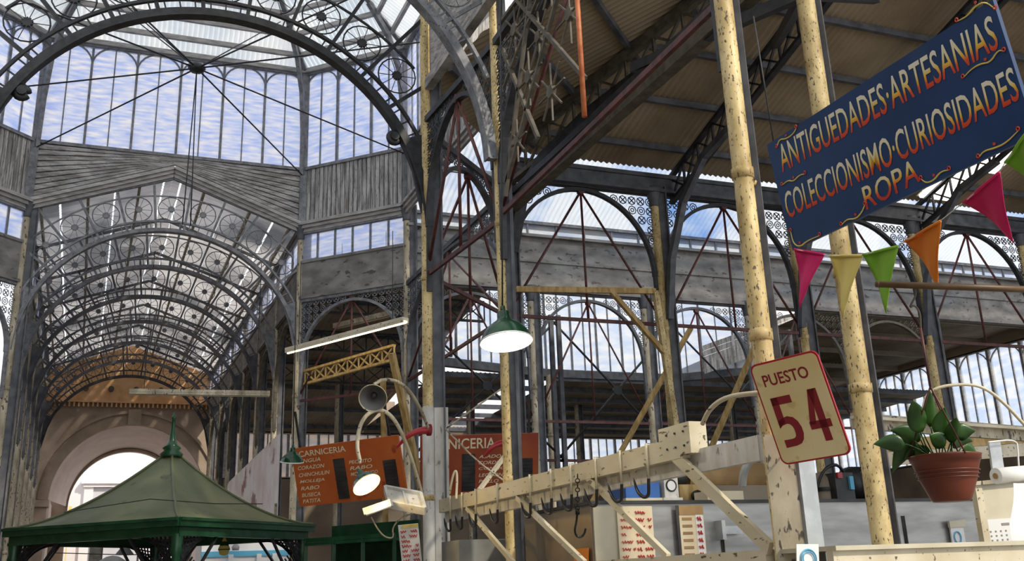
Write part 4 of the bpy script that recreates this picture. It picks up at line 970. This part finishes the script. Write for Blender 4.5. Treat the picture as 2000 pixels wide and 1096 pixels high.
for (xa, ya, xb, yb), X, w_ in (((1300, 872, 1505, 1072), 3.98, .085), ((1140, 925, 1305, 1088), 3.98, .05), ((1010, 972, 1142, 1100), 3.98, .05), ((912, 992, 1003, 1100), 3.98, .05)):
    MB().bar(onX(xa, ya, X-.03), onX(xb, yb, X-.03), .035, w_, X_.cross(onX(xb, yb, X)-onX(xa, ya, X)).normalized()).build('brace', 'creamwood', t)
# hooks over the rail
b0 = None
hooks = [(892, 'nearest the white column foot'), (915, 'second from the white column foot'), (942, 'third from the white column foot'), (985, 'fourth, left of the lamp column'), (1050, 'right after the lamp column'), (1092, 'over the second board'), (1132, 'above the chain hook'), (1182, 'left of the blue crate'), (1232, 'over the blue crate'), (1286, 'beside the joint block')]
for i, (px, w2) in enumerate(hooks):
    yy = onX(px, 930, 4.0).y; lab = 'black meat hook strapped over the cream rail, %s' % w2
    if b0 is None:
        b0 = thing('meat_hook', lab, 'hook', V3(4, yy, 2.3), 'meat hooks on the cream rail')
        o = V3(4, yy, 2.3)
        MB().tube([o+V3(.02, 0, .06), o+V3(.02, 0, .24), o+V3(-.085, 0, .24), o+V3(-.085, 0, -.02)], .011, 5).build('strap', 'creamwood', b0)
        pts = smooth([o+V3(-.085, 0, -.02), o+V3(-.085, .01, -.08), o+V3(-.062, .06, -.14), o+V3(-.068, .13, -.15), o+V3(-.075, .21, -.10), o+V3(-.08, .25, .01)])
        MB().tube(pts, [.014]*(len(pts)-6)+[.013, .012, .010, .008, .005, .003], 6).build('hook', 'hook', b0)
        h0_ = o
    else: dup(b0, V3(4, yy, 2.3), lab)
t = thing('chain_hook', 'long black swivel hook hanging on a chain before the stainless fridge', 'hook', at(1128, 960, 8.5))
d_ = (onX(1128, 930, 3.9)-EYE).dot(FW)
b = MB()
for k_ in range(8): b.ring(at(1128, 930+9*k_, d_), RT if k_ % 2 else FW, UP, .018, .005, 8, 4)
b.build('chain', 'hook', t)
px_tube([(1128, 998, d_), (1126, 1020, d_), (1122, 1036, d_), (1126, 1048, d_), (1134, 1050, d_), (1141, 1044, d_), (1144, 1032, d_)], .010, 6).build('hook', 'hook', t)
MB().lathe([(0, -.03), (.02, -.02), (.02, .02), (0, .03)], at(1128, 1000, d_), Z_, 10).build('swivel', 'hook', t)
t = thing('cream_hook', 'cream bent wire hook standing over the rail beside the white column foot', 'hook', at(885, 960, 11.6))
px_tube([(878, 965, 11.7), (884, 930, 11.7), (890, 917, 11.7), (893, 930, 11.7), (891, 975, 11.6)], .014, 6).build('wire', 'creamwood', t)
t = thing('strut_bar', 'cream strut bar leaning from the rail up to the lamp column', 'bar', at(930, 960, 12))
MB().bar(at(925, 972, 11.8), at(998, 875, 12.5), .06, .03).build('bar', 'creamwood', t)
for lab, pts in (('thin grey wire from the white column foot up to the skylight', [(870, 838, 12.4), (990, 752, 13)]), ('thin dark wire from the white column foot down across the second board', [(870, 838, 12.4), (930, 900, 12.2), (985, 940, 12)])):
    single('guy_wire', px_tube(pts, .011, 5), 'creamgrey', lab, 'wire', 'thin wires at the white column foot')
for lab, pts, r, m in (('cream bent pipe rising from the near rail to the PUESTO 54 column', [(1372, 828, 6.9), (1385, 800, 6.8), (1412, 778, 6.7), (1450, 770, 6.5), (1515, 766, 6.3)], .016, 'creamwood'), ('thick grey hose curving behind the PUESTO 54 sign', [(1450, 950, 7.6), (1452, 920, 7.6), (1470, 893, 7.6), (1500, 882, 7.5), (1525, 882, 7.5)], .03, 'galv')):
    single('bent_pipe', px_tube(pts, r, 8), m, lab, 'pipe')
t = thing('curtain_rail', 'cream wooden rail crossing behind the hanging plant', 'rail', V3(8.4, 8.6, 2.9))
MB().bar(onY(1665, 822, 8.6), onY(2060, 852, 8.6), .05, .16).build('board', 'creamgrey', t)
MB().bar(onY(1665, 815, 8.55), onY(2060, 842, 8.55), .08, .03).build('cap', 'creamwood', t)
t = thing('wire_hoop', 'cream wire hoop arching above the hanging plant', 'hoop', at(1850, 770, 8))
px_tube([(1800, 830, 8), (1806, 775, 8), (1830, 756, 8), (1880, 750, 8), (1920, 755, 8), (1960, 785, 8), (2010, 840, 8)], .013, 6).build('wire', 'creamwood', t)

# ================================================================== FRIDGE WALL, COUNTER AND WHAT STANDS ON THEM
FX0, FX1, FY, FZ = 4.42, 9.3, 9.05, 2.24
t = thing('cold_cabinet', 'long stainless steel cold cabinet behind the butcher rail', 'fridge', V3(6.8, 9.6, 0))
MB().box(FX0, FX1, FY, FY+1.7, 0, FZ).build('body', 'steel', t)
MB().box(FX0-.012, FX0, FY+.02, FY+1.68, 0, FZ-.02).build('side_panel', 'steelreflect', t)
MB().box(FX0-.03, FX1+.03, FY-.03, FY+1.72, FZ, FZ+.03).build('top_edge', 'slate', t)
def onF(x, y, d=0): return onY(x, y, FY-d)
for (xa, ya, xb, yb) in ((1405, 1025, 1580, 1100), (1592, 1010, 1755, 1100), (1760, 1008, 1890, 1100)):
    p, q = onF(xa, ya), onF(xb, yb); d_ = MB().box(p.x+.02, q.x-.02, FY-.03, FY, max(.3, q.z-.9), p.z).build('door', 'steel', t)
    MB().box(p.x, p.x+.02, FY-.012, FY, .3, p.z).build('gasket', 'slate', d_)
for x, y, side in ((1420, 1036, 1), (1722, 1028, 1)):
    p = onF(x, y); b = MB().box(p.x-.11, p.x+.11, FY-.10, FY-.06, p.z-.04, p.z+.035); b.box(p.x-.13*side, p.x-.09*side, FY-.12, FY, p.z-.09, p.z+.09) if x < 1500 else b.box(p.x+.05, p.x+.09, FY-.08, FY, p.z-.07, p.z)
    b.build('handle', 'galv', t)
MB().box(FX0+.0, FX0+.25, FY-.015, FY, 0, FZ-.02).build('edge_strip', 'beige', t)
# price lists on the cabinet front
for lab, (xa, ya, xb, yb), sd_, ink in (('large yellowed price list in red handwriting taped on the cold cabinet', (1200, 990, 1279, 1130), 5, 'redink'), ('narrow yellowed price list with a red price column on the cold cabinet', (1320, 988, 1378, 1110), 9, 'greyink')):
    p, q = onF(xa, ya), onF(xb, yb); t = thing('price_list', lab, 'poster', V3((p.x+q.x)/2, FY-.04, q.z), 'price lists on the cold cabinet')
    MB().box(p.x, q.x, FY-.045, FY-.04, q.z, p.z).build('paper', 'paper', t)
    O = V3(p.x, FY-.045, q.z); w_, h_ = q.x-p.x, p.z-q.z
    ys = [h_-.06-.066*i for i in range(9)]
    if ink == 'redink':
        scribble(O, X_, Z_, .03, w_*.45, ys, 'redink', t, a=.014, r=.005, sd_=sd_); scribble(O, X_, Z_, w_*.5, w_-.02, ys, 'redink', t, a=.016, r=.006, sd_=sd_+1)
    else:
        MB().box(p.x, q.x, FY-.05, FY-.045, p.z-.09, p.z).build('heading_band', 'brownbox', t)
        b = MB()
        for y in ys[1:]: b.box(p.x+.03, p.x+w_*.5, FY-.05, FY-.046, q.z+y-.012, q.z+y+.012)
        b.build('entry', 'brownbox', t)
        MB().box(p.x+w_*.66, q.x-.01, FY-.049, FY-.045, q.z, p.z-.09).build('price_strip', 'paperw', t)
        scribble(O-Y_*.004, X_, Z_, w_*.70, w_-.03, ys[1:], 'redink', t, a=.018, r=.008, sd_=sd_)
        MB().box(p.x-.03, p.x, FY-.045, FY-.04, q.z, p.z).build('dark_margin', 'slate', t)
p, q = onF(1122, 1072, .05), onF(1149, 1110, .05)
t = thing('orange_card', 'small orange card at the corner of the cold cabinet', 'card', onX(1138, 1090, 4.38)); pp = [onX(x, y, 4.38) for x, y in ((1122, 1073), (1149, 1070), (1149, 1110), (1122, 1110))]
MB().prism(pp, X_, .01).build('card', 'orangep', t)
# things on top of the cabinet
ZT = FZ+.03
def topx(x, yy): r = ray(x, 975); return EYE.x+r.x*(yy/r.y)
t = thing('crate', 'blue plastic crate on top of the cold cabinet', 'crate', V3(topx(1246, 9.6), 9.6, ZT))
xa, xb = topx(1214, 9.5), topx(1280, 9.5)
MB().box(xa, xb, 9.4, 9.9, ZT+.05, ZT+.24).build('body', 'crate', t); MB().box(xa-.02, xb+.02, 9.37, 9.93, ZT, ZT+.05).build('base_tray', 'creamwood', t); MB().box(xa+.06, xb-.06, 9.45, 9.85, ZT+.24, ZT+.26).build('lid', 'lblue', t)
t = thing('kitchen_scale', 'white kitchen scale with a round dial on top of the cold cabinet', 'scale', V3(topx(1306, 9.45), 9.45, ZT))
xc = topx(1306, 9.45); MB().box(xc-.08, xc+.08, 9.38, 9.54, ZT, ZT+.26).box(xc-.11, xc+.11, 9.36, 9.56, ZT, ZT+.05).build('body', 'whitepaint', t)
MB().ring(V3(xc, 9.375, ZT+.17), X_, Z_, .055, .008, 16, 5).build('dial_rim', 'slate', t); MB().disc(V3(xc, 9.377, ZT+.17), X_, Z_, .05, .006, 16).build('dial', 'white', t)
t = thing('machine', 'dark meat mincer with an amber body beside the kitchen scale', 'machine', V3(topx(1345, 9.7), 9.7, ZT))
xc = topx(1345, 9.7); MB().box(xc-.16, xc+.12, 9.6, 9.95, ZT, ZT+.2).build('body', 'tile', t); MB().lathe([(0, -.14), (.12, -.12), (.13, .1), (.05, .16), (0, .16)], V3(xc-.12, 9.8, ZT+.28), X_, 16).build('motor', 'black', t); MB().lathe([(.05, 0), (.06, .03), (.06, .06), (0, .06)], V3(xc+.02, 9.6, ZT+.08), -Y_, 12).build('knob', 'black', t)
t = thing('carton', 'long dark brown carton lying on the cold cabinet behind the brace', 'box', V3(topx(1430, 9.9), 9.9, ZT))
MB().box(topx(1375, 9.9), topx(1490, 9.9), 9.7, 10.2, ZT+.0, ZT+.2).build('box', 'roofdark', t); xx = topx(1405, 9.9); MB().lathe([(.16, -.5), (.17, .5), (0, .5)], V3(xx+.1, 9.95, ZT+.3), X_, 18).build('roll', 'brownbox', t)
t = thing('tray', 'row of pale folded cartons on the edge of the cold cabinet', 'tray', V3(topx(1410, 9.3), 9.3, ZT))
MB().box(topx(1372, 9.3), topx(1442, 9.3), 9.2, 9.45, ZT, ZT+.10).build('tray', 'paper', t)
# compressors behind the sign
for i, (x, y, r, lab) in enumerate(((1612, 928, .15, 'brown dusty compressor dome on the cold cabinet beside the sign post'), (1685, 930, .19, 'large black motor on the cold cabinet beside the cream post'))):
    p = V3(topx(x, 9.6), 9.6, ZT); t = thing('compressor', lab, 'machine', p)
    if i == 0:
        MB().lathe([(r, 0), (r*1.02, .16), (r*.9, .26), (r*.5, .32), (0, .34)], p, n=20).build('dome', 'roofdark', t); MB().lathe([(r*1.1, .12), (r*1.12, .14), (r*1.1, .16)], p, n=20).build('seam', 'black', t)
    else:
        MB().lathe([(0, -.26), (r*.8, -.24), (r, -.18), (r, .18), (r*.8, .24), (0, .26)], p+Z_*r, X_, 20).build('motor', 'black', t)
        b = MB()
        for k_ in range(8): b.lathe([(r, -.14+.04*k_), (r*1.06, -.135+.04*k_), (r, -.13+.04*k_)], p+Z_*r, X_, 20)
        b.build('fin', 'black', t); MB().box(p.x-.25, p.x+.25, 9.5, 9.75, ZT, ZT+.05).build('bracket', 'black', t)
    MB().tube(smooth([p+V3(-.2, -.1, .1), p+V3(-.1, -.15, .35), p+V3(.15, -.12, .42), p+V3(.3, -.05, .2)]), .018, 6).build('pipe', 'black', t)
p = V3(topx(1648, 9.4), 9.4, ZT); t = thing('fan_unit', 'dark fan cage with red and blue wires between the two compressors', 'machine', p)
MB().box(p.x-.12, p.x+.12, 9.35, 9.6, ZT, ZT+.3).build('housing', 'slate', t); MB().box(p.x-.10, p.x-.04, 9.32, 9.35, ZT+.24, ZT+.3).build('red_tag', 'redborder', t); MB().box(p.x+.05, p.x+.1, 9.32, 9.35, ZT+.12, ZT+.26).build('blue_label', 'lblue', t)
# counter beam across the front
t = thing('counter', 'cream painted counter front crossing at the bottom beside the sign post', 'counter', V3(5.5, 5.0, 0))
MB().box(3.92, 9.0, 5.0, 5.06, 1.45, 1.69).build('front_board', 'creamwood', t); MB().box(3.92, 9.0, 4.97, 5.5, 1.69, 1.715).build('top_edge', 'beige', t)
MB().box(3.92, 9.0, 5.04, 5.4, 0, 1.45).build('base', 'steel', t)
q = [onY(x, y, 4.96) for x, y in ((1555, 1063), (1598, 1063), (1600, 1115), (1556, 1115))]
t = thing('round_sticker', 'white card with a light blue ring emblem at the foot of the sign post', 'sticker', q[3])
MB().prism(q, Y_, .006).build('card', 'paperw', t)
cc = onY(1580, 1092, 4.95); MB().ring(cc, X_, Z_, .05, .005, 20, 4).ring(cc, X_, Z_, .037, .0035, 20, 4).build('ring_emblem', 'lblue', t)
q = [onY(x, y, 8.98) for x, y in ((1855, 1030), (1880, 1030), (1886, 1065), (1860, 1065))]
t = thing('round_sticker', 'small white pack with a light blue oval standing by the cold cabinet door', 'sticker', q[3])
MB().prism(q, Y_, .02).build('card', 'paperw', t); cc = onY(1871, 1050, 8.96); MB().ring(cc, X_, Z_*1.3, .045, .008, 20, 4).build('ring_emblem', 'lblue', t)
MB().prism([onY(x, y, 8.97) for x, y in ((1852, 1018), (1884, 1015), (1884, 1029), (1854, 1031))], Y_, .03).build('clip', 'beige', t)
# cabinet with calendar and paper roll at the side
t = thing('wall_cabinet', 'beige metal cabinet at the edge of the stall, carrying a calendar', 'cabinet', onY(1950, 1060, 6.5))
p = onY(1900, 945, 6.5); pr = onY(1915, 1066, 6.5)
MB().prism([onY(x, y, 6.5) for x, y in ((1903, 948), (2060, 935), (2060, 1120), (1930, 1120))], Y_, .03).build('side', 'beige', t)
MB().prism([onY(x, y, 6.49) for x, y in ((1899, 945), (1912, 945), (1941, 1120), (1928, 1120))], Y_, .05).build('edge', 'creamwood', t)
MB().bar(onY(1899, 945, 6.47), onY(2060, 930, 6.47), .06, .03).build('lip', 'creamgrey', t)
q = [onY(x, y, 6.47) for x, y in ((1926, 1015), (2003, 1010), (2008, 1066), (1934, 1072))]
t = thing('calendar', 'small white month calendar sheet on the beige cabinet', 'calendar', q[3])
MB().prism(q, Y_, .005).build('sheet', 'paperw', t); O, U, W, w_, h_ = sheet_frame(q[0], q[1], q[3], q[2])
b = MB(); N = U.cross(W)
for r_ in range(4):
    for c_ in range(7): b.obox(O+U*(w_*(.09+.13*c_))+W*(h_*(.12+.15*r_))-N*0+N*.005, U*.007, W*.006, N*.001)
b.obox(O+U*w_*.5+W*h_*.8+N*.005, U*.04, W*.009, N*.001); b.build('date_mark', 'greyink', t)
t = thing('paper_roll', 'white paper towel roll with its sheet hanging down at the photo\'s edge', 'roll', onY(1975, 930, 5.6))
a_, e_ = onY(1945, 930, 5.6), onY(2040, 922, 5.6)
MB().tube([a_, e_], .055, 20).build('roll', 'white', t); MB().tube([a_-(e_-a_)*.02, a_+(e_-a_)*.01], .02, 10).build('core', 'brownbox', t)
b = MB(); vs = []
for i in range(9):
    for j in range(7): vs.append(onY(1968+j*13+4*math.sin(i*.9), 945+i*18, 5.6)+Y_*(-.05+.02*math.sin(j*1.3+i*.5)))
b.add(vs, [(i*7+j, i*7+j+1, i*7+j+8, i*7+j+7) for i in range(8) for j in range(6)], True); b.build('hanging_sheet', 'paperw', t)
t = thing('hanging_plate', 'grey metal plate with a white cord above the paper roll', 'plate', onY(1950, 900, 6.9))
MB().prism([onY(x, y, 6.9) for x, y in ((1930, 865), (1952, 862), (1960, 918), (1938, 920))], Y_, .02).build('plate', 'galv', t)
MB().tube(smooth([onY(x, y, 6.85) for x, y in ((1930, 864), (1985, 858), (1988, 880), (1990, 915))]), .008, 5).build('cord', 'white', t)
for i, (xa, xb, yy, lab) in enumerate(((1715, 2000, 872, 'upper'), (1730, 2000, 897, 'lower'))):
    single('timber', MB().bar(onY(xa, yy, 10.5), onY(xb+60, yy-22, 10.5), .06, .16), 'tile' if i == 0 else 'creamwood', 'pale %s timber slat behind the flower pot' % lab, 'timber', 'pale slats behind the pot')

# ================================================================== PUESTO 54 SIGN
q = [at(1510, 710, 6.25), at(1638, 677, 5.95), at(1530, 909, 6.28), at(1673, 886, 5.98)]
O, U, W, w_, h_ = sheet_frame(*q); N = U.cross(W)
t = thing('stall_sign', 'cream enamel plate lettered PUESTO 54 with a red border on the front column', 'sign', O)
def rrect(x0, x1, y0, y1, r, dn):
    pts = []
    for cx, cy, a0 in ((x1-r, y1-r, 0), (x0+r, y1-r, 90), (x0+r, y0+r, 180), (x1-r, y0+r, 270)):
        for i in range(7): a = math.radians(a0+15*i); pts.append(O+U*(cx+r*math.cos(a))+W*(cy+r*math.sin(a))+N*dn)
    return pts
MB().prism(rrect(0, w_, 0, h_, .045, 0), N, .012).build('border', 'redborder', t)
MB().prism(rrect(.011, w_-.011, .011, h_-.011, .038, .007), N, .006).build('plate', 'enamelcream', t)
O2 = O+N*.009
def box_uv(xs, ys):
    pts = [uv(x, y, O, U, W) for x, y in zip(xs, ys)]; return min(p[0] for p in pts), max(p[0] for p in pts), min(p[1] for p in pts), max(p[1] for p in pts)
lettering('PUESTO', O2, U, W, w_*.135, w_*.80, h_*.765, h_*.88, 'darkred', t, th=.002, bold=.018)
def poly_digit(polys, name='numeral'):
    b = MB()
    for pl in polys: b.prism([O2+U*(w_*x)+W*(h_*y)+N*.002 for x, y in pl], N, .002)
    return b.build(name, 'darkred', t)
five = [[(.14, .62), (.14, .37), (.25, .37), (.25, .62)], [(.14, .62), (.14, .545), (.445, .575), (.445, .655)],
        [(.14, .46), (.14, .37), (.22, .375), (.33, .395), (.30, .475), (.22, .47)]]
s5 = [[(.15, .650), (.25, .650), (.25, .40), (.15, .36)], [(.15, .650), (.44, .650), (.44, .575), (.15, .575)]]
ring = []
ctr = (.26, .315); 
outer = [(.15, .415), (.22, .445), (.30, .455), (.38, .435), (.43, .39), (.455, .33), (.455, .27), (.43, .215), (.385, .18), (.31, .165), (.15, .160)]
inner = [(.15, .35), (.20, .375), (.27, .385), (.31, .375), (.335, .35), (.345, .32), (.345, .28), (.335, .255), (.31, .24), (.27, .235), (.15, .235)]
for i in range(len(outer)-1): s5.append([outer[i], inner[i], inner[i+1], outer[i+1]])
poly_digit(s5)
s4 = [[(.70, .66), (.82, .66), (.82, .16), (.72, .16), (.72, .60)], [(.70, .66), (.58, .33), (.67, .33), (.74, .56)], [(.58, .36), (.88, .36), (.88, .285), (.58, .285)], [(.70, .66), (.80, .66), (.74, .5), (.69, .55)]]
poly_digit(s4)
b = MB()
for zz in (.93, .07): b.tube([O+U*.05+W*(h_*zz), O+U*.05+W*(h_*zz)-N*.18+V3(-.05, .1, 0)], .006, 5)
b.build('tie_wire', 'iron', t)

# ================================================================== BLUE SIGN
q = [V3(3.9, 5.10, 4.235), V3(3.9, 3.19, 4.195), V3(4.0, 5.12, 3.50), V3(4.0, 3.26, 3.525)]
O, U, W, w_, h_ = sheet_frame(*q); N = U.cross(W)
t = thing('shop_sign', 'big navy blue hand painted sign for antiques, crafts, collectables and clothing', 'sign', O+U*w_/2)
MB().obox(O+U*w_/2+W*h_/2-N*.012, U*(w_/2), W*(h_/2), N*.012).build('panel', 'blue', t)
stops = [(0.0, (.55, .035, .01)), (.22, (.75, .10, .015)), (.42, (.85, .55, .06)), (.62, (.85, .74, .40)), (1.0, (.88, .83, .68))]
def line(txt, x0, y0, x1, y1, hh0, hh1, shear=.12):
    ua, va = uv(x0, y0, O, U, W); ub, vb = uv(x1, y1, O, U, W)
    hmean = (hh0+hh1)/2
    n0 = len(bpy.data.materials)
    skew = vb-va
    gm = gradmat('letter paint '+txt[:4], (O+W*va)-WL[t.name], (W-U*(skew/(ub-ua))), hmean, stops)
    lettering(txt, O, U, W, ua, ub, va, va+hmean, gm, t, th=.002, shear=shear, bold=.006, skew=skew)
line('ANTIGUEDADES\u00b7ARTESANIAS', 1529, 338, 1955, 93, .178, .178)
line('COLECCIONISMO\u00b7CURIOSIDADES', 1541, 428, 1996, 193, .170, .170)
line('ROPA', 1693, 411, 1799, 354, .135, .135, .05)
fl_y = mat('flourish yellow', (.80, .62, .15)); fl_r = mat('flourish red', (.62, .06, .03))
def flourish(pts, r=.0048):
    p = [O+U*a+W*b_+N*.003 for a, b_ in (uv(x, y, O, U, W) for x, y in pts)]
    p = smooth(p); n_ = len(p); f = MB().tube(p, [r*(.4+.6*math.sin(PI*(i+.5)/n_)) for i in range(n_)], 5).build('flourish', fl_y, t)
    for i in (0, n_-1): MB().ring(p[i]+W*.009, U, W, .009, .004, 10, 4).build('flourish_dot', fl_r, f)
    MB().disc(p[n_//2]+W*.02, U, W, .008, .004, 8).build('flourish_dot', fl_r, f)
for pts in ([(1518, 288), (1523, 272), (1535, 272), (1550, 262), (1556, 250)], [(1528, 362), (1540, 352), (1550, 355), (1562, 342), (1573, 340)],
            [(1870, 42), (1890, 32), (1905, 12), (1925, 3), (1945, 18)], [(1882, 152), (1898, 135), (1915, 125), (1935, 122), (1950, 98), (1962, 100)],
            [(1912, 308), (1922, 295), (1942, 290), (1965, 280), (1990, 255)], [(1800, 350), (1810, 358), (1825, 352), (1838, 335), (1855, 332)],
            [(1644, 440), (1655, 428), (1672, 428), (1684, 415), (1690, 400)], [(1545, 452), (1550, 475), (1562, 483), (1578, 470), (1602, 460)]): flourish(pts)
b = MB(); b.tube([O+U*.06+W*h_-N*.01, O+U*.06+W*(h_+.9)-N*.1], .005, 5); b.tube([O+U*(w_-.06)+W*h_-N*.01, O+U*(w_-.06)+W*(h_+.9)-N*.1], .005, 5); b.build('hanging_wire', 'iron', t)

# ================================================================== BUNTING, POLE, PLANT
def pennant(tl, tr, tip, dl, dr, m, label):
    a, b_, c_ = at(*tl, dl), at(*tr, dr), at(*tip, (dl+dr)/2-.02)
    t = thing('pennant', label, 'pennant', (a+b_)/2, 'cloth pennants of the bunting')
    n = (b_-a).cross(c_-a).normalized(); K = 10; vs = []; idx = {}
    for i in range(K+1):
        for j in range(K+1-i):
            f, g_ = i/K, (j/(K-i) if K > i else .5)
            p = a.lerp(b_, g_).lerp(c_, f) if K > i else c_
            p = p+n*(.018*math.sin(g_*3.1+f*2.6)*math.sin(PI*min(1, f+.15))+.008*math.sin(g_*7+f*3))
            idx[(i, j)] = len(vs); vs.append(p)
    fs = []
    for i in range(K):
        for j in range(K-i):
            fs.append((idx[(i, j)], idx[(i+1, j)], idx[(i, j+1)]))
            if j < K-i-1: fs.append((idx[(i, j+1)], idx[(i+1, j)], idx[(i+1, j+1)]))
    b = MB(); b.add(vs, fs, True); o = b.build('cloth', m, t); s_ = o.modifiers.new('thick', 'SOLIDIFY'); s_.thickness = .003
    MB().tube([a.lerp(b_, i/8)+n*(.006*math.sin(i/8*7)) for i in range(9)], .007, 6).build('hem', m, t)
pn = [((1551, 487), (1609, 497), (1561, 602), 5.85, 5.65, 'pink', 'small magenta pennant at the sign\'s lower corner'), ((1620, 500), (1684, 499), (1645, 623), 5.6, 5.4, 'yellow', 'yellow pennant between the magenta and the lime one'),
      ((1685, 498), (1753, 481), (1730, 613), 5.38, 5.2, 'lime', 'lime green pennant beside the yellow one'), ((1767, 472), (1836, 432), (1832, 566), 5.1, 4.85, 'orangec', 'orange pennant above the brown pole'),
      ((1881, 396), (1951, 337), (1979, 475), 4.7, 4.45, 'pink', 'large magenta pennant under the blue sign\'s far corner'), ((1963, 318), (2012, 250), (2045, 400), 4.4, 4.2, 'lime', 'lime green pennant cut by the photo\'s edge')]
for p in pn: pennant(*p)
b = MB(); pts = []
for p in pn: pts += [at(*p[0], p[3]), at(*p[1], p[4])]
pts.append(at(2060, 190, 4.0)); b.tube(pts, .003, 4)
single('bunting_string', b, 'string', 'string of the bunting along the blue sign', 'string')
t = thing('wooden_pole', 'brown wooden pole sticking out above the hanging plant', 'pole', at(1860, 560, 4.4))
pa, pb = at(1711, 555, 4.4), at(2080, 568, 4.35)
MB().tube([pa, pb], .0145, 12).build('shaft', 'wood', t); MB().lathe([(0, -.004), (.012, -.003), (.0145, .004), (.0145, .01)], pa, (pb-pa).normalized(), 12).build('end', 'wood', t)
# hanging pot
PC = at(1845, 893, 4.45)
t = thing('hanging_pot', 'terracotta coloured plastic hanging pot with a leafy plant', 'pot', PC-Z_*.18)
R = .147
MB().lathe([(0, -.185), (R*.50, -.185), (R*.55, -.178), (R*.66, -.14), (R*.80, -.09), (R*.90, -.04), (R*.95, -.02), (R*.98, -.018), (R*1.0, 0), (R*1.02, .006), (R*.97, .008), (R*.93, -.01), (R*.86, -.05)], PC, Z_, 40).build('pot', 'terracotta', t)
b = MB()
for zz, rr in ((-.06, .885), (-.075, .85), (-.09, .815)): b.lathe([(R*rr, zz-.003), (R*rr+.004, zz), (R*rr, zz+.003)], PC, Z_, 40)
b.build('rib', 'terracotta', t)
MB().lathe([(0, -.02), (R*.6, -.022), (R*.92, -.03)], PC, Z_, 24).build('soil', 'soil', t)
hk = at(1798, 640, 4.4)
b = MB()
for a in (20, 140, 260):
    e = PC+V3(R*math.cos(math.radians(a)), R*math.sin(math.radians(a)), 0); b.tube([hk-Z_*.25, e], .0035, 5)
b.tube([hk-Z_*.25, hk], .0055, 6)
b.build('hanger_rod', 'red', t)
px_tube([(1798, 640, 4.4), (1797, 610, 4.4), (1786, 595, 4.4), (1776, 602, 4.4), (1782, 590, 4.4), (1790, 575, 4.4), (1784, 555, 4.4), (1772, 556, 4.4)], .0045, 6).build('hanger_hook', 'ironbrown', t)
def leaf(base, tip, width, m, droop=.3, parent=None, name='leaf', fold=.25):
    base, tip = Vec(base), Vec(tip); d = tip-base; L = d.length; d.normalize(); s_ = d.cross(FW)
    if s_.length < .05: s_ = RT.copy()
    s_.normalize(); n = s_.cross(d); K = 10; vs = []
    for i in range(K+1):
        f = i/K; wd = width*(math.sin(PI*min(1, (.02+f*.98)**.62))**.95)*(1-.1*f); p = base+d*(L*f)+Z_*(L*droop*(f-f*f)*1.2)
        for j in (-1, -.5, 0, .5, 1): vs.append(p+s_*(wd*j)+n*(abs(j)*wd*fold))
    b = MB(); b.add(vs, [(i*5+j, i*5+j+1, i*5+j+6, i*5+j+5) for i in range(K) for j in range(4)], True)
    o = b.build(name, m, parent); sm = o.modifiers.new('thick', 'SOLIDIFY'); sm.thickness = .0015; return o
lv = [((1800, 880), (1745, 865), (1705, 868), .030, 'leaf'), ((1805, 880), (1770, 850), (1742, 925), .034, 'leaf'), ((1812, 882), (1790, 820), (1782, 782), .034, 'leaf'), ((1810, 885), (1790, 840), (1738, 840), .03, 'leaf'),
      ((1830, 885), (1812, 800), (1815, 760), .022, 'leaf'), ((1835, 885), (1838, 830), (1845, 795), .03, 'leaf'), ((1850, 885), (1870, 850), (1900, 862), .032, 'leaf'), ((1855, 885), (1880, 825), (1905, 842), .03, 'leaf'),
      ((1848, 885), (1830, 830), (1842, 792), .02, 'leafy'), ((1822, 885), (1786, 810), (1783, 790), .012, 'leafy'), ((1860, 886), (1860, 850), (1868, 815), .028, 'leaf'), ((1820, 886), (1800, 862), (1790, 905), .026, 'leaf'),
      ((1870, 888), (1890, 870), (1912, 895), .024, 'leaf'), ((1840, 886), (1850, 860), (1815, 850), .028, 'leaf'), ((1808, 886), (1780, 880), (1765, 900), .02, 'leaf')]
for i, (b0_, m0, t0, wd, mm) in enumerate(lv):
    dd = 4.45+.10*math.sin(i*2.3); mid = at(*m0, dd)
    leaf(at(m0[0]*.6+b0_[0]*.4, m0[1]*.6+b0_[1]*.4, 4.45+.05*math.sin(i*2.3)), at(*t0, dd+.03*math.cos(i)), wd*1.3, mm, .25, t)
    MB().tube(smooth([at(*b0_, 4.45), at((b0_[0]+m0[0])/2-3, (b0_[1]+m0[1])/2-6, 4.45), at(m0[0]*.6+b0_[0]*.4, m0[1]*.6+b0_[1]*.4, 4.45+.05*math.sin(i*2.3))]), .003, 5).build('stem', 'leaf', t)
